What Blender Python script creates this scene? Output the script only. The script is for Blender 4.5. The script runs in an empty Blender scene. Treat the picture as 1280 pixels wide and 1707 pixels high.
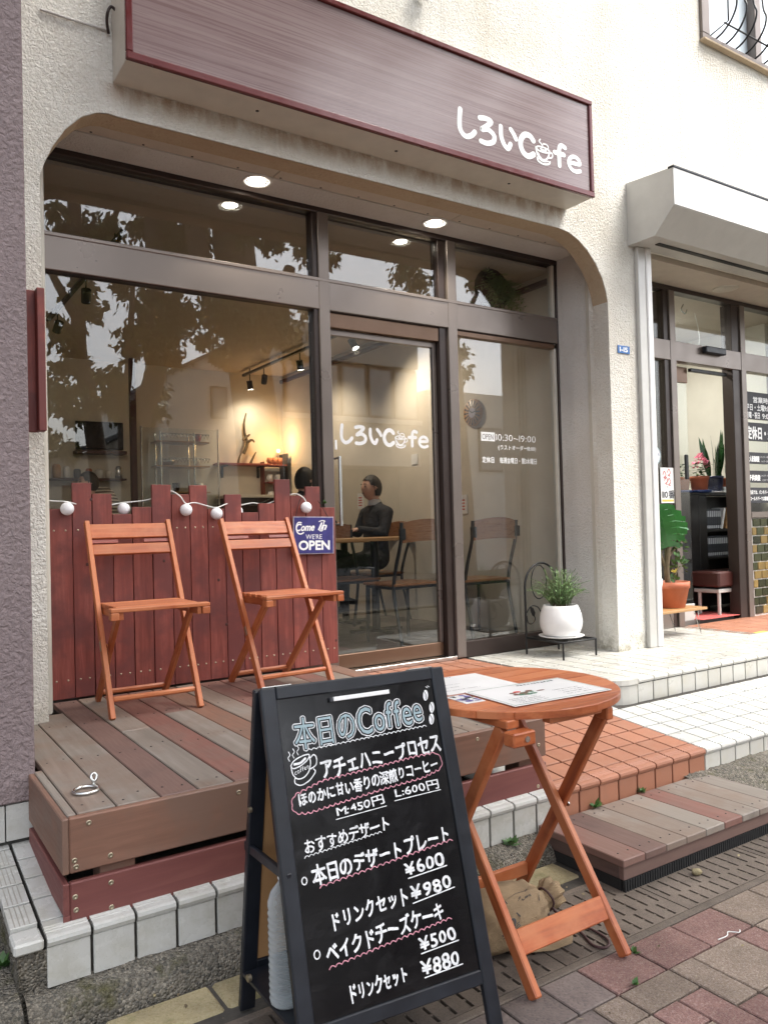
import bpy, bmesh, math, random
from math import sin, cos, pi, radians, sqrt, atan2
from mathutils import Vector, Matrix, Euler, noise
from mathutils.geometry import tessellate_polygon
random.seed(7)
SC = bpy.context.scene
COL = SC.collection
# ------------------------------------------------------------------ camera
CAM = Vector((0.0, -4.3, 1.35))
yaw, pitch, roll = 0.5833949, 0.0189671, -0.0265097
F = Vector((sin(yaw)*cos(pitch), cos(yaw)*cos(pitch), sin(pitch)))
R0 = Vector((cos(yaw), -sin(yaw), 0)); U0 = R0.cross(F)
R = cos(roll)*R0 + sin(roll)*U0; U = -sin(roll)*R0 + cos(roll)*U0
cd = bpy.data.cameras.new('camera'); co = bpy.data.objects.new('camera', cd); COL.objects.link(co)
co.matrix_world = Matrix(((R.x, U.x, -F.x, CAM.x), (R.y, U.y, -F.y, CAM.y), (R.z, U.z, -F.z, CAM.z), (0, 0, 0, 1)))
cd.sensor_fit = 'VERTICAL'; cd.sensor_height = 24; cd.sensor_width = 18; cd.lens = 1322.2/1707*24
cd.clip_start = .05; cd.clip_end = 400
SC.camera = co
# ------------------------------------------------------------------ light
SUN_EL, SUN_AZ = radians(58), radians(38)     # azimuth of the sun measured from -Y (the street) towards +X
W = bpy.data.worlds.new('World'); SC.world = W; W.use_nodes = True
wn = W.node_tree; wn.nodes.clear()
wo = wn.nodes.new('ShaderNodeOutputWorld'); bg = wn.nodes.new('ShaderNodeBackground')
sky = wn.nodes.new('ShaderNodeTexSky'); sky.sky_type = 'NISHITA'; sky.sun_disc = False
sd = Vector((sin(SUN_AZ)*cos(SUN_EL), -cos(SUN_AZ)*cos(SUN_EL), sin(SUN_EL)))
sky.sun_elevation = SUN_EL; sky.sun_rotation = atan2(sd.x, sd.y); sky.dust_density = 4
hs = wn.nodes.new('ShaderNodeHueSaturation'); hs.inputs['Saturation'].default_value = .38
tc = wn.nodes.new('ShaderNodeTexCoord'); cn = wn.nodes.new('ShaderNodeTexNoise'); cn.inputs['Scale'].default_value = 2.2; cn.inputs['Detail'].default_value = 6
cr = wn.nodes.new('ShaderNodeMapRange'); cr.inputs[1].default_value = .3; cr.inputs[2].default_value = .7; cr.inputs[3].default_value = .8; cr.inputs[4].default_value = 1.2
mx = wn.nodes.new('ShaderNodeMix'); mx.data_type = 'RGBA'; mx.blend_type = 'MULTIPLY'; mx.inputs[0].default_value = 1
wn.links.new(sky.outputs[0], hs.inputs['Color']); wn.links.new(tc.outputs['Generated'], cn.inputs['Vector'])
wn.links.new(cn.outputs[0], cr.inputs[0]); wn.links.new(hs.outputs[0], mx.inputs[6]); wn.links.new(cr.outputs[0], mx.inputs[7])
wn.links.new(mx.outputs[2], bg.inputs['Color']); bg.inputs['Strength'].default_value = .15
wn.links.new(bg.outputs[0], wo.inputs[0])
sl = bpy.data.lights.new('sun', 'SUN'); sl.energy = 1.5; sl.angle = radians(28); sl.color = (1, .965, .9)
so = bpy.data.objects.new('sun', sl); COL.objects.link(so); so.rotation_euler = (-sd).to_track_quat('-Z', 'Y').to_euler()
SC.view_settings.view_transform = 'Standard'; SC.view_settings.look = 'None'; SC.view_settings.gamma = 1
SC.view_settings.exposure = 1.72
SC.cycles.use_denoising = True; SC.cycles.max_bounces = 8; SC.cycles.transparent_max_bounces = 16
SC.cycles.sample_clamp_indirect = 6; SC.cycles.caustics_reflective = False; SC.cycles.caustics_refractive = False

# ------------------------------------------------------------------ glyphs (built first, while the scene is small)
TEXTS = ['本日のCoffee', 'アチェハニープロセス', 'ほのかに甘い香りの深煎りコーヒー', 'M:450円', 'L:600円', 'おすすめデザート', '本日のデザートプレート', '¥600', '¥980', '¥500', '¥880',
         'ドリンクセット', 'ベイクドチーズケーキ', 'coffee', 'ComeIn', "WE'RE", 'OPEN', '10:30~19:00', '(ラストオーダー18:00)', '定休日毎週金曜日・第3木曜日', '1-15', '営業時間', '平日・土曜9:00', '日曜・祝日', '定休日・火曜',
         '大人普通調髪', '子供調髪', '当店では、パンチパーマ、', 'コールドパーマは御遠慮し', 'こども110番', 'fe', 'LIFE', 'シャンプー・顔そり付']
CH = {}
_tmp = []
for c in sorted(set(''.join(TEXTS))):
    for k, off in (('r', 0.0),):
        cu = bpy.data.curves.new('g', 'FONT'); cu.body = c; cu.size = 1; cu.offset = off; cu.resolution_u = 3; cu.fill_mode = 'FRONT'
        o = bpy.data.objects.new('g', cu); COL.objects.link(o); _tmp.append((c, k, o, cu))
dg = bpy.context.evaluated_depsgraph_get(); dg.update()
for c, k, o, cu in _tmp:
    me = bpy.data.meshes.new_from_object(o.evaluated_get(dg))
    CH[c, k] = ([tuple(v.co[:2]) for v in me.vertices], [tuple(p.vertices) for p in me.polygons])
    bpy.data.meshes.remove(me)
for c, k, o, cu in _tmp:
    bpy.data.objects.remove(o); bpy.data.curves.remove(cu)

class Flat:
    """flat print gathered in (x, y) of a sheet; z is a small lift"""
    def __init__(s): s.v = []; s.f = []; s.m = []
    def add(s, v, f, z=0., mi=0):
        n = len(s.v); s.k = getattr(s, 'k', 0)+1; z += 1.1e-6*s.k; s.v += [(a, b, z) for a, b in v]; s.f += [tuple(i+n for i in q) for q in f]; s.m += [mi]*len(f)
    def text(s, t, x, y, h, w=None, k='r', slant=0., rise=0., jit=0., z=0., mi=0, asp=1., warp=0.):
        """x,y: left end of the base line; h: height of a full glyph; w: total length; rise: how much the line climbs over its length"""
        adv = []
        for c in t:
            if c == ' ': adv.append((0, .35)); continue
            V = CH[c, 'r'][0]; a = min(p[0] for p in V); b = max(p[0] for p in V)
            if ord(c) > 0x2e80: adv.append((0, 1.0))
            else: adv.append((a, b-a+.09))
        em = sum(a[1] for a in adv)
        sx = (w/em) if w else h*asp
        if w is None: w = em*sx
        cx = 0
        for c, (a0, ad) in zip(t, adv):
            if c != ' ':
                V, Fc = CH[c, 'r']
                an = random.uniform(-jit, jit)*.09; sc = 1+random.uniform(-jit, jit)*.09; dy = random.uniform(-jit, jit)*.035*h
                P = []
                ph = random.uniform(0, 9)
                for (px, py) in V:
                    px -= a0
                    qx, qy = (px-ad/2)*sc, (py-.4)*sc
                    if warp:
                        qx += warp*(noise.noise((qx*2.3, qy*2.3, ph)))*.35; qy += warp*(noise.noise((qx*2.3+7, qy*2.3, ph)))*.35
                    qx, qy = qx*cos(an)-qy*sin(an), qx*sin(an)+qy*cos(an)
                    qx += qy*slant
                    X = x+(cx+ad/2)*sx+qx*sx
                    P.append((X, y+(qy+.4)*h+dy+rise*((cx+ad/2)*sx)/w))
                rad, cnt = {'r': (0, 1), 'm': (.02, 6), 'b': (.027, 7), 'h': (.036, 9), 'x': (.062, 12)}[k]
                for q in range(cnt):
                    t_ = 2*pi*q/cnt; ox, oy = rad*h*cos(t_), rad*h*sin(t_)
                    s.add([(p_[0]+ox, p_[1]+oy) for p_ in P], Fc, z, mi)
                if cnt > 7: s.add(P, Fc, z, mi)
            cx += ad
        return w
    def line(s, pts, w, z=0., mi=0, closed=False, cap=True):
        n = len(pts); V = []; Fc = []
        ws = w if isinstance(w, (list, tuple)) else [w]*n
        for i, p in enumerate(pts):
            a = pts[i-1] if (i > 0 or closed) else pts[i]; b = pts[(i+1) % n] if (i < n-1 or closed) else pts[i]
            dx, dy = b[0]-a[0], b[1]-a[1]; l = math.hypot(dx, dy) or 1
            nx, ny = -dy/l*ws[i]/2, dx/l*ws[i]/2
            V += [(p[0]+nx, p[1]+ny), (p[0]-nx, p[1]-ny)]
        for i in range(n if closed else n-1):
            j = (i+1) % n; Fc.append((2*i, 2*i+1, 2*j+1, 2*j))
        for q in Fc: s.add([V[i] for i in q], [(0, 1, 2, 3)], z, mi)
        if cap and not closed:
            for p, r in ((pts[0], ws[0]/2), (pts[-1], ws[-1]/2)): s.disc(p, r, r, z, mi, 10)
    def disc(s, p, rx, ry, z=0., mi=0, n=16, a=0):
        s.add([(p[0]+rx*cos(t)*cos(a)-ry*sin(t)*sin(a), p[1]+rx*cos(t)*sin(a)+ry*sin(t)*cos(a)) for t in [2*pi*i/n for i in range(n)]], [tuple(range(n))], z, mi)
    def rect(s, x0, y0, x1, y1, z=0., mi=0):
        s.add([(x0, y0), (x1, y0), (x1, y1), (x0, y1)], [(0, 1, 2, 3)], z, mi)
    def wave(s, a, b, n, amp, w, z=0, mi=0):
        pts = []
        L = math.hypot(b[0]-a[0], b[1]-a[1]); ux, uy = (b[0]-a[0])/L, (b[1]-a[1])/L
        for i in range(n):
            for k in range(6):
                t = (i+k/6)/n; h = amp*abs(sin(pi*k/6))
                pts.append((a[0]+ux*L*t-uy*h, a[1]+uy*L*t+ux*h))
        pts.append(b); s.line(pts, w, z, mi)
    def obj(s, name, mats, parent, M, local=False):
        me = bpy.data.meshes.new(name); me.from_pydata(s.v, [], s.f)
        for m in mats: me.materials.append(m)
        for p, mi in zip(me.polygons, s.m): p.material_index = mi
        return link(name, me, parent, M, local)

def smooth(pts, n=6):
    out = []
    for i in range(len(pts)-1):
        p0 = pts[max(i-1, 0)]; p1 = pts[i]; p2 = pts[i+1]; p3 = pts[min(i+2, len(pts)-1)]
        for k in range(n):
            t = k/n
            out.append(tuple(.5*((2*p1[d])+(-p0[d]+p2[d])*t+(2*p0[d]-5*p1[d]+4*p2[d]-p3[d])*t*t+(-p0[d]+3*p1[d]-3*p2[d]+p3[d])*t**3) for d in range(len(p1))))
    out.append(tuple(pts[-1])); return out
# ------------------------------------------------------------------ objects
def link(name, me, parent=None, M=None, local=False):
    o = bpy.data.objects.new(name, me); COL.objects.link(o)
    M = M or Matrix()
    if parent is not None:
        o.parent = parent
        if not local: M = WM[parent.name].inverted() @ M
    o.matrix_basis = M
    WM[o.name] = (WM[parent.name] @ M) if parent is not None else M
    return o
WM = {}
def tag(o, label=None, cat=None, group=None, kind=None):
    if label: o['label'] = label
    if cat: o['category'] = cat
    if group: o['group'] = group
    if kind: o['kind'] = kind
    return o
def thing(name, label, cat, loc=(0, 0, 0), rz=0, group=None, kind=None):
    o = bpy.data.objects.new(name, None); COL.objects.link(o); o.empty_display_size = .1
    M = Matrix.Translation(loc) @ Matrix.Rotation(rz, 4, 'Z'); o.matrix_basis = M; WM[o.name] = M
    return tag(o, label, cat, group, kind)
def copy_tree(o, parent=None):
    c = o.copy(); COL.objects.link(c)
    if parent is not None: c.parent = parent
    WM[c.name] = WM[o.name]
    for ch in list(o.children): copy_tree(ch, c)
    return c
_MC = {}
def boxmesh(dx, dy, dz, mat, bev=.002):
    key = (round(dx, 4), round(dy, 4), round(dz, 4), mat.name, bev)
    if key in _MC: return _MC[key]
    me = bpy.data.meshes.new('box'); x, y, z = dx/2, dy/2, dz/2
    if bev <= 0:
        V = [(a*x, b*y, c*z) for a in (-1, 1) for b in (-1, 1) for c in (-1, 1)]
        Fs = [(0, 1, 3, 2), (4, 6, 7, 5), (0, 4, 5, 1), (2, 3, 7, 6), (0, 2, 6, 4), (1, 5, 7, 3)]
        me.from_pydata(V, [], Fs)
    else:
        b = min(bev, x*.8, y*.8, z*.8)
        bm = bmesh.new(); bmesh.ops.create_cube(bm, size=1)
        for v in bm.verts: v.co = (v.co.x*dx, v.co.y*dy, v.co.z*dz)
        bmesh.ops.bevel(bm, geom=bm.edges[:], offset=b, segments=1, affect='EDGES', profile=.5)
        bm.to_mesh(me); bm.free()
    me.materials.append(mat); _MC[key] = me
    return me
def box(name, lo, hi, mat, parent=None, bev=.002, rx=0, ry=0, rz=0, local=False):
    """axis-aligned box between two corners (world), turned about its centre"""
    d = [hi[i]-lo[i] for i in range(3)]; c = [(hi[i]+lo[i])/2 for i in range(3)]
    return link(name, boxmesh(*d, mat, bev), parent, Matrix.Translation(c) @ Euler((rx, ry, rz)).to_matrix().to_4x4(), local)
def bar(name, a, b, w, t, mat, parent=None, up=(0, 0, 1), bev=.002, local=False, ext=0):
    """bar from a to b (local X along it), w across in the direction of up, t thick"""
    a = Vector(a); b = Vector(b); X = (b-a).normalized(); up = Vector(up)
    Y = up.cross(X).normalized(); Z = X.cross(Y)
    M = Matrix(((X.x, Y.x, Z.x, 0), (X.y, Y.y, Z.y, 0), (X.z, Y.z, Z.z, 0), (0, 0, 0, 1)))
    return link(name, boxmesh((b-a).length+ext, t, w, mat, bev), parent, Matrix.Translation((a+b)/2) @ M, local)
class MB:
    """collects shapes into one mesh"""
    def __init__(s): s.v = []; s.f = []; s.m = []; s.sm = []
    def add(s, v, f, mi=0, smooth=False):
        n = len(s.v); s.v += [tuple(p) for p in v]; s.f += [tuple(i+n for i in q) for q in f]; s.m += [mi]*len(f); s.sm += [smooth]*len(f)
    def box(s, lo, hi, mi=0, M=None):
        V = [Vector((a, b, c)) for a in (lo[0], hi[0]) for b in (lo[1], hi[1]) for c in (lo[2], hi[2])]
        if M: V = [M @ v for v in V]
        s.add(V, [(0, 1, 3, 2), (4, 6, 7, 5), (0, 4, 5, 1), (2, 3, 7, 6), (0, 2, 6, 4), (1, 5, 7, 3)], mi)
    def tube(s, pts, r, n=8, mi=0, cap=True, closed=False):
        pts = [Vector(p) for p in pts]; N = len(pts); rs = r if isinstance(r, (list, tuple)) else [r]*N
        V = []; up = None
        for i, p in enumerate(pts):
            a = pts[i-1] if (i or closed) else p; b = pts[(i+1) % N] if (i < N-1 or closed) else p
            T = (b-a).normalized()
            if up is None:
                up = Vector((0, 0, 1)) if abs(T.z) < .9 else Vector((1, 0, 0))
            X = T.cross(up).normalized(); Y = X.cross(T); up = Y
            V += [p+rs[i]*(cos(2*pi*k/n)*X+sin(2*pi*k/n)*Y) for k in range(n)]
        Fc = []
        for i in range(N if closed else N-1):
            j = (i+1) % N
            for k in range(n): Fc.append((i*n+k, i*n+(k+1) % n, j*n+(k+1) % n, j*n+k))
        s.add(V, Fc, mi, True)
        if cap and not closed:
            s.add(V[:n], [tuple(range(n))[::-1]], mi); s.add(V[-n:], [tuple(range(n))], mi)
    def lathe(s, prof, c=(0, 0, 0), n=24, mi=0, sq=1.0, jitter=0):
        V = []
        for (r, z) in prof:
            for k in range(n): V.append((c[0]+r*cos(2*pi*k/n), c[1]+r*sin(2*pi*k/n)*sq, c[2]+z))
        Fc = []
        for i in range(len(prof)-1):
            for k in range(n): Fc.append((i*n+k, i*n+(k+1) % n, (i+1)*n+(k+1) % n, (i+1)*n+k))
        s.add(V, Fc, mi, True)
    def sphere(s, c, r, n=12, mi=0, sc=(1, 1, 1)):
        prof = [(sin(pi*i/n), -cos(pi*i/n)) for i in range(n+1)]
        V = []; Fc = []; m = 2*n
        for (a, z) in prof:
            for k in range(m): V.append((c[0]+r*sc[0]*a*cos(2*pi*k/m), c[1]+r*sc[1]*a*sin(2*pi*k/m), c[2]+r*sc[2]*z))
        for i in range(n):
            for k in range(m): Fc.append((i*m+k, i*m+(k+1) % m, (i+1)*m+(k+1) % m, (i+1)*m+k))
        s.add(V, Fc, mi, True)
    def prism(s, poly, y0, y1, mi=0, holes=()):
        """polygon in (x, z) with holes, from y0 (front) to y1 (back)"""
        loops = [list(poly)]+[list(h) for h in holes]
        flat = [p for L in loops for p in L]
        tris = tessellate_polygon([[Vector((p[0], p[1], 0)) for p in L] for L in loops])
        n = len(flat); V = [(p[0], y0, p[1]) for p in flat]+[(p[0], y1, p[1]) for p in flat]
        Fc = []
        for t in tris:
            a, b, c = [Vector((flat[i][0], flat[i][1])) for i in t]
            ccw = (b-a).cross(c-a) > 0
            t = tuple(t) if ccw else tuple(t)[::-1]
            Fc.append(t); Fc.append(tuple(i+n for i in t[::-1]))
        k = 0
        for L in loops:
            m = len(L)
            for i in range(m): Fc.append((k+i, k+i+n, k+(i+1) % m+n, k+(i+1) % m))
            k += m
        s.add(V, Fc, mi)
    def obj(s, name, mats, parent=None, M=None, local=False, fix=False):
        me = bpy.data.meshes.new(name); me.from_pydata(s.v, [], s.f)
        if not isinstance(mats, (list, tuple)): mats = [mats]
        for m in mats: me.materials.append(m)
        me.polygons.foreach_set('material_index', s.m); me.polygons.foreach_set('use_smooth', s.sm)
        if fix:
            bm = bmesh.new(); bm.from_mesh(me); bmesh.ops.remove_doubles(bm, verts=bm.verts, dist=1e-5); bmesh.ops.recalc_face_normals(bm, faces=bm.faces); bm.to_mesh(me); bm.free()
        # geometry is given in world (or local) coordinates of M
        if parent is not None and not local and M is None:
            return link(name, me, parent, Matrix(), False)
        return link(name, me, parent, M, local)
# ------------------------------------------------------------------ materials
class NT:
    def __init__(s, name):
        s.m = bpy.data.materials.new(name); s.m.use_nodes = True; s.t = s.m.node_tree; s.t.nodes.clear()
        s.o = s.n('OutputMaterial')
    def n(s, typ, **kw):
        x = s.t.nodes.new('ShaderNode'+typ)
        for k, v in kw.items(): setattr(x, k, v)
        return x
    def l(s, a, b): s.t.links.new(a, b)
    def coord(s, scale=(1, 1, 1), rnd=False, kind='Object'):
        t = s.n('TexCoord'); mp = s.n('Mapping'); mp.inputs['Scale'].default_value = scale
        s.l(t.outputs[kind], mp.inputs['Vector'])
        if rnd:
            oi = s.n('ObjectInfo'); ml = s.n('Math', operation='MULTIPLY'); ml.inputs[1].default_value = 37.; s.l(oi.outputs['Random'], ml.inputs[0])
            cx = s.n('CombineXYZ'); [s.l(ml.outputs[0], cx.inputs[i]) for i in range(3)]; s.l(cx.outputs[0], mp.inputs['Location'])
        return mp.outputs[0]
    def noise(s, v, sc, det=4, rough=.55, dist=0.):
        x = s.n('TexNoise'); x.inputs['Scale'].default_value = sc; x.inputs['Detail'].default_value = det; x.inputs['Roughness'].default_value = rough; x.inputs['Distortion'].default_value = dist
        s.l(v, x.inputs['Vector']); return x.outputs[0]
    def voro(s, v, sc, feat='F1'):
        x = s.n('TexVoronoi', feature=feat); x.inputs['Scale'].default_value = sc; s.l(v, x.inputs['Vector']); return x.outputs['Distance']
    def ramp(s, f, stops):
        x = s.n('ValToRGB'); e = x.color_ramp.elements
        while len(e) < len(stops): e.new(.5)
        for q, (p, c) in zip(e, stops): q.position = p; q.color = (*c, 1) if len(c) == 3 else c
        s.l(f, x.inputs[0]); return x.outputs[0]
    def mix(s, f, a, b, mode='MIX'):
        x = s.n('Mix', data_type='RGBA', blend_type=mode)
        for i, q in ((0, f), (6, a), (7, b)):
            if isinstance(q, (int, float)): x.inputs[i].default_value = q
            elif isinstance(q, tuple): x.inputs[i].default_value = (*q, 1)
            else: s.l(q, x.inputs[i])
        return x.outputs[2]
    def mr(s, f, a, b, c=0, d=1):
        x = s.n('MapRange'); s.l(f, x.inputs[0])
        for i, q in enumerate((a, b, c, d)): x.inputs[i+1].default_value = q
        return x.outputs[0]
    def math(s, op, a, b):
        x = s.n('Math', operation=op)
        for i, q in enumerate((a, b)):
            if isinstance(q, (int, float)): x.inputs[i].default_value = q
            else: s.l(q, x.inputs[i])
        return x.outputs[0]
    def rnd(s, lo, hi):
        return s.mr(s.n('ObjectInfo').outputs['Random'], 0, 1, lo, hi)
    def val(s, col, v):
        x = s.n('HueSaturation'); s.l(v, x.inputs['Value'])
        if isinstance(col, tuple): x.inputs['Color'].default_value = (*col, 1)
        else: s.l(col, x.inputs['Color'])
        return x.outputs[0]
    def bsdf(s, col, rough=.5, metal=0., bump=None, bs=.3, bd=.005, spec=None, coat=0, trans=0, sub=0):
        p = s.n('BsdfPrincipled')
        for k, q in (('Base Color', col), ('Roughness', rough), ('Metallic', metal)):
            if isinstance(q, tuple): p.inputs[k].default_value = (*q, 1)
            elif isinstance(q, (int, float)): p.inputs[k].default_value = q
            else: s.l(q, p.inputs[k])
        if spec is not None: p.inputs['Specular IOR Level'].default_value = spec
        if coat: p.inputs['Coat Weight'].default_value = coat; p.inputs['Coat Roughness'].default_value = .12
        if trans: p.inputs['Transmission Weight'].default_value = trans
        if bump is not None:
            b = s.n('Bump'); b.inputs['Strength'].default_value = bs; b.inputs['Distance'].default_value = bd; s.l(bump, b.inputs['Height']); s.l(b.outputs[0], p.inputs['Normal'])
        s.l(p.outputs[0], s.o.inputs[0]); return s.m

def plain(name, col, rough=.5, metal=0., vary=.08, sc=9, spec=None, coat=0, bump=0):
    t = NT(name); v = t.coord(); n = t.noise(v, sc, 5)
    c = t.val(col, t.mr(n, .3, .7, 1-vary, 1+vary))
    r = t.mr(t.noise(v, sc*2.3, 4), .3, .7, max(rough-.07, .02), min(rough+.07, 1))
    return t.bsdf(c, r, metal, t.noise(v, 180, 3) if bump else None, bump, .002, spec, coat)
def wood(name, cols, ax='x', rough=.5, grain=1., rv=.18, weather=None, coat=0, bs=.25, st=1.2):
    """grain runs along the local axis ax"""
    t = NT(name); sc = {'x': (st, 16, 16), 'y': (16, st, 16), 'z': (16, 16, st)}[ax]
    v = t.coord(sc, True)
    n1 = t.noise(v, 1.6, 6, .6, .6); n2 = t.noise(v, 7, 4, .6, .2)
    f = t.math('ADD', t.math('MULTIPLY', n1, .7), t.math('MULTIPLY', n2, .3))
    c = t.ramp(f, [(.32, cols[0]), (.5, cols[1]), (.68, cols[2])])
    if weather:
        v2 = t.coord((1, 1, 1), True); w = t.noise(v2, 5, 5, .6)
        c = t.mix(t.mr(t.math('ADD', w, t.rnd(-.12, .12)), .42, .62), c, weather)
    c = t.val(c, t.rnd(1-rv, 1+rv))
    r = t.mr(n2, .3, .7, rough-.08, rough+.1)
    return t.bsdf(c, r, 0, f, bs*grain, .002, None, coat)
def glass(name, ior=1.5, tint=(1, 1, 1), rough=0.0, boost=1.0):
    t = NT(name); fr = t.n('Fresnel'); t.l(t.mr(t.n('NewGeometry').outputs['Backfacing'], 0, 1, ior, 1/ior), fr.inputs['IOR'])
    tr = t.n('BsdfTransparent'); tr.inputs[0].default_value = (*tint, 1); gl = t.n('BsdfGlossy'); gl.inputs['Roughness'].default_value = rough
    ms = t.n('MixShader'); t.l(t.math('MULTIPLY', fr.outputs[0], boost), ms.inputs[0]); t.l(tr.outputs[0], ms.inputs[1]); t.l(gl.outputs[0], ms.inputs[2]); t.l(ms.outputs[0], t.o.inputs[0])
    return t.m
def emit(name, col, st):
    t = NT(name); e = t.n('Emission'); e.inputs[0].default_value = (*col, 1); e.inputs[1].default_value = st; t.l(e.outputs[0], t.o.inputs[0]); return t.m

def stucco(name, col, dirt, sc, bs, bd, crackle=False, stain=False):
    t = NT(name); v = t.coord()
    a = t.noise(v, sc, 4, .6, .8); b = t.voro(t.coord((1, 1, 1)), sc*1.3, 'SMOOTH_F1'); big = t.noise(v, 1.3, 6, .6)
    h = t.math('ADD', t.math('MULTIPLY', t.mr(a, .35, .65), .75), t.math('MULTIPLY', b, -.5 if not crackle else .7))
    c = t.mix(t.mr(big, .42, .72, 0, .55), col, dirt)
    c = t.mix(t.mr(a, .25, .5, .35, 0), c, dirt)
    if stain:
        g = t.n('NewGeometry'); sp = t.n('SeparateXYZ'); t.l(g.outputs['Position'], sp.inputs[0]); z = sp.outputs[2]
        k = t.math('MULTIPLY', t.mr(z, 3.36, 3.46), t.mr(z, 3.475, 3.47)); k = t.math('MULTIPLY', k, t.math('MULTIPLY', t.mr(sp.outputs[0], .95, 1.05), t.mr(sp.outputs[0], 4.04, 3.98))); k = t.math('MULTIPLY', k, t.mr(t.noise(t.coord((9, 9, 3)), 2, 5, .7), .35, .6)); c = t.mix(t.math('MULTIPLY', k, .75), c, (.42, .27, .16))
        k = t.math('MULTIPLY', t.mr(z, .6, .43), t.mr(t.noise(v, 14, 5, .7), .42, .62)); c = t.mix(t.math('MULTIPLY', k, .8), c, (.2, .17, .09))
        k = t.mr(t.noise(t.coord((11, 11, .25)), 1.2, 3, .6), .6, .72, 0, .35); c = t.mix(k, c, (.5, .45, .38))
    sv = t.noise(t.coord((5, 5, .35)), 1.6, 5, .7); c = t.mix(t.mr(sv, .55, .78, 0, .3), c, dirt)
    return t.bsdf(c, .85, 0, h, bs, bd, .2)
def tile(name, col, rough, speck=None, grime=None, vary=.06, gl=.0):
    t = NT(name); v = t.coord((1, 1, 1), True)
    c = t.val(col, t.rnd(1-vary, 1+vary))
    if speck:
        s = t.voro(v, 120); c = t.mix(t.mr(s, .06, .16, .75, 0), c, speck)
    if grime:
        g = t.noise(v, 9, 6, .7); c = t.mix(t.mr(g, .46, .72, 0, .6), c, grime)
        g2 = t.noise(v, 45, 4, .7); c = t.mix(t.mr(g2, .6, .75, 0, .3), c, grime)
    return t.bsdf(c, t.mr(t.noise(v, 14, 4), .3, .7, rough-.08, rough+.12), 0, t.noise(v, 160, 3), .12, .002)
def aggregate(name, cols, sc=140, rough=.85, moss=None, bs=.6, bd=.006, rv=.1, big=3.):
    t = NT(name); v = t.coord((1, 1, 1), True); w = t.n('TexVoronoi'); w.inputs['Scale'].default_value = sc; t.l(v, w.inputs['Vector'])
    sp = t.n('SeparateColor'); t.l(w.outputs['Color'], sp.inputs[0])
    c = t.ramp(sp.outputs[0], [(i/(len(cols)-1) if len(cols) > 1 else 0, q) for i, q in enumerate(cols)])
    g = t.noise(v, big, 6, .65); c = t.val(c, t.mr(g, .3, .7, .7, 1.25))
    if moss: c = t.mix(t.mr(t.noise(v, big*1.7, 6, .7), .52, .68, 0, .85), c, moss)
    c = t.val(c, t.rnd(1-rv, 1+rv))
    h = t.math('ADD', t.math('MULTIPLY', w.outputs['Distance'], -1), t.math('MULTIPLY', t.noise(v, sc*.2, 5), .8))
    return t.bsdf(c, rough, 0, h, bs, bd, .25)

M_ = {}
M_['stucco'] = stucco('white_stucco', (.82, .8, .735), (.57, .5, .4), 66, .8, .011, False, True)
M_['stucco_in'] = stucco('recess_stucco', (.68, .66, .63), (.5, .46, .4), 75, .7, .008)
M_['purple'] = stucco('purple_stucco', (.27, .215, .212), (.19, .145, .148), 50, .75, .013, True)
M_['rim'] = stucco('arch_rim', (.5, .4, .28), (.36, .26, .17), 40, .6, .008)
M_['cream_metal'] = plain('cream_metal', (.56, .53, .46), .4, 0, .06)
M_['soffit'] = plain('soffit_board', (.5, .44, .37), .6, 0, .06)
M_['bronze'] = plain('bronze_frame', (.2, .168, .148), .32, .5, .025, 1.5)
M_['bronze_dark'] = plain('bronze_frame_dark', (.04, .027, .023), .35, .3, .03, 2)
M_['bronze_red'] = plain('bronze_door_rail', (.16, .095, .06), .35, .45, .03, 2)
M_['gasket'] = plain('black_gasket', (.012, .011, .011), .5)
M_['glass'] = glass('window_glass', 1.5, (.93, .94, .93), 0, 2.05)
M_['glass_in'] = glass('partition_glass', 1.45, (.95, .97, .96))
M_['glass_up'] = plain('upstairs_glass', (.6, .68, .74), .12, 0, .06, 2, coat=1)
M_['white_print'] = plain('white_print', (.85, .85, .83), .5, 0, .02)
def _chalk(n, col):
    t = NT(n); v = t.coord(); a = t.noise(v, 55, 4, .6); g = t.noise(v, 420, 2, .6)
    return t.bsdf(t.mix(t.mr(t.math('ADD', t.math('MULTIPLY', a, .6), t.math('MULTIPLY', g, .4)), .42, .56, .32, 0), col, (.12, .12, .125)), .8)
M_['chalk'] = _chalk('chalk_white', (.84, .85, .85))
M_['chalk_blue'] = plain('chalk_blue', (.3, .4, .43), .7, 0, .1, 60)
M_['chalk_pink'] = plain('chalk_pink', (.62, .27, .33), .7, 0, .25, 30)
M_['black_paint'] = plain('board_frame_paint', (.009, .011, .016), .4, 0, .3, 14)
def _bboard():
    t = NT('blackboard_sheet'); v = t.coord((1, 1, 1)); s = t.noise(v, 5, 6, .7, 1.5); s2 = t.noise(t.coord((2, 9, 9)), 6, 4, .6)
    return t.bsdf(t.mix(t.mr(t.math('MULTIPLY', s, s2), .24, .46, 0, .5), (.004, .004, .005), (.024, .024, .026)), t.mr(s, .3, .7, .1, .3))
M_['blackboard'] = _bboard()
M_['hardboard'] = plain('hardboard', (.42, .23, .1), .6, 0, .1, 8)
M_['black_iron'] = plain('black_iron', (.012, .012, .012), .45, .2)
M_['steel'] = plain('polished_steel', (.6, .6, .58), .22, 1, .04)
M_['zinc'] = plain('zinc_screw', (.42, .36, .26), .4, .9)
M_['silver'] = plain('shutter_aluminium', (.5, .49, .46), .38, .1, .05)
M_['silver_white'] = plain('shutter_white', (.78, .77, .74), .35, 0, .03)
M_['ceramic'] = plain('white_ceramic', (.8, .79, .77), .45, 0, .03, 14, bump=.1)
M_['terracotta'] = plain('terracotta', (.42, .12, .055), .6, 0, .1, 12)
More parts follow.
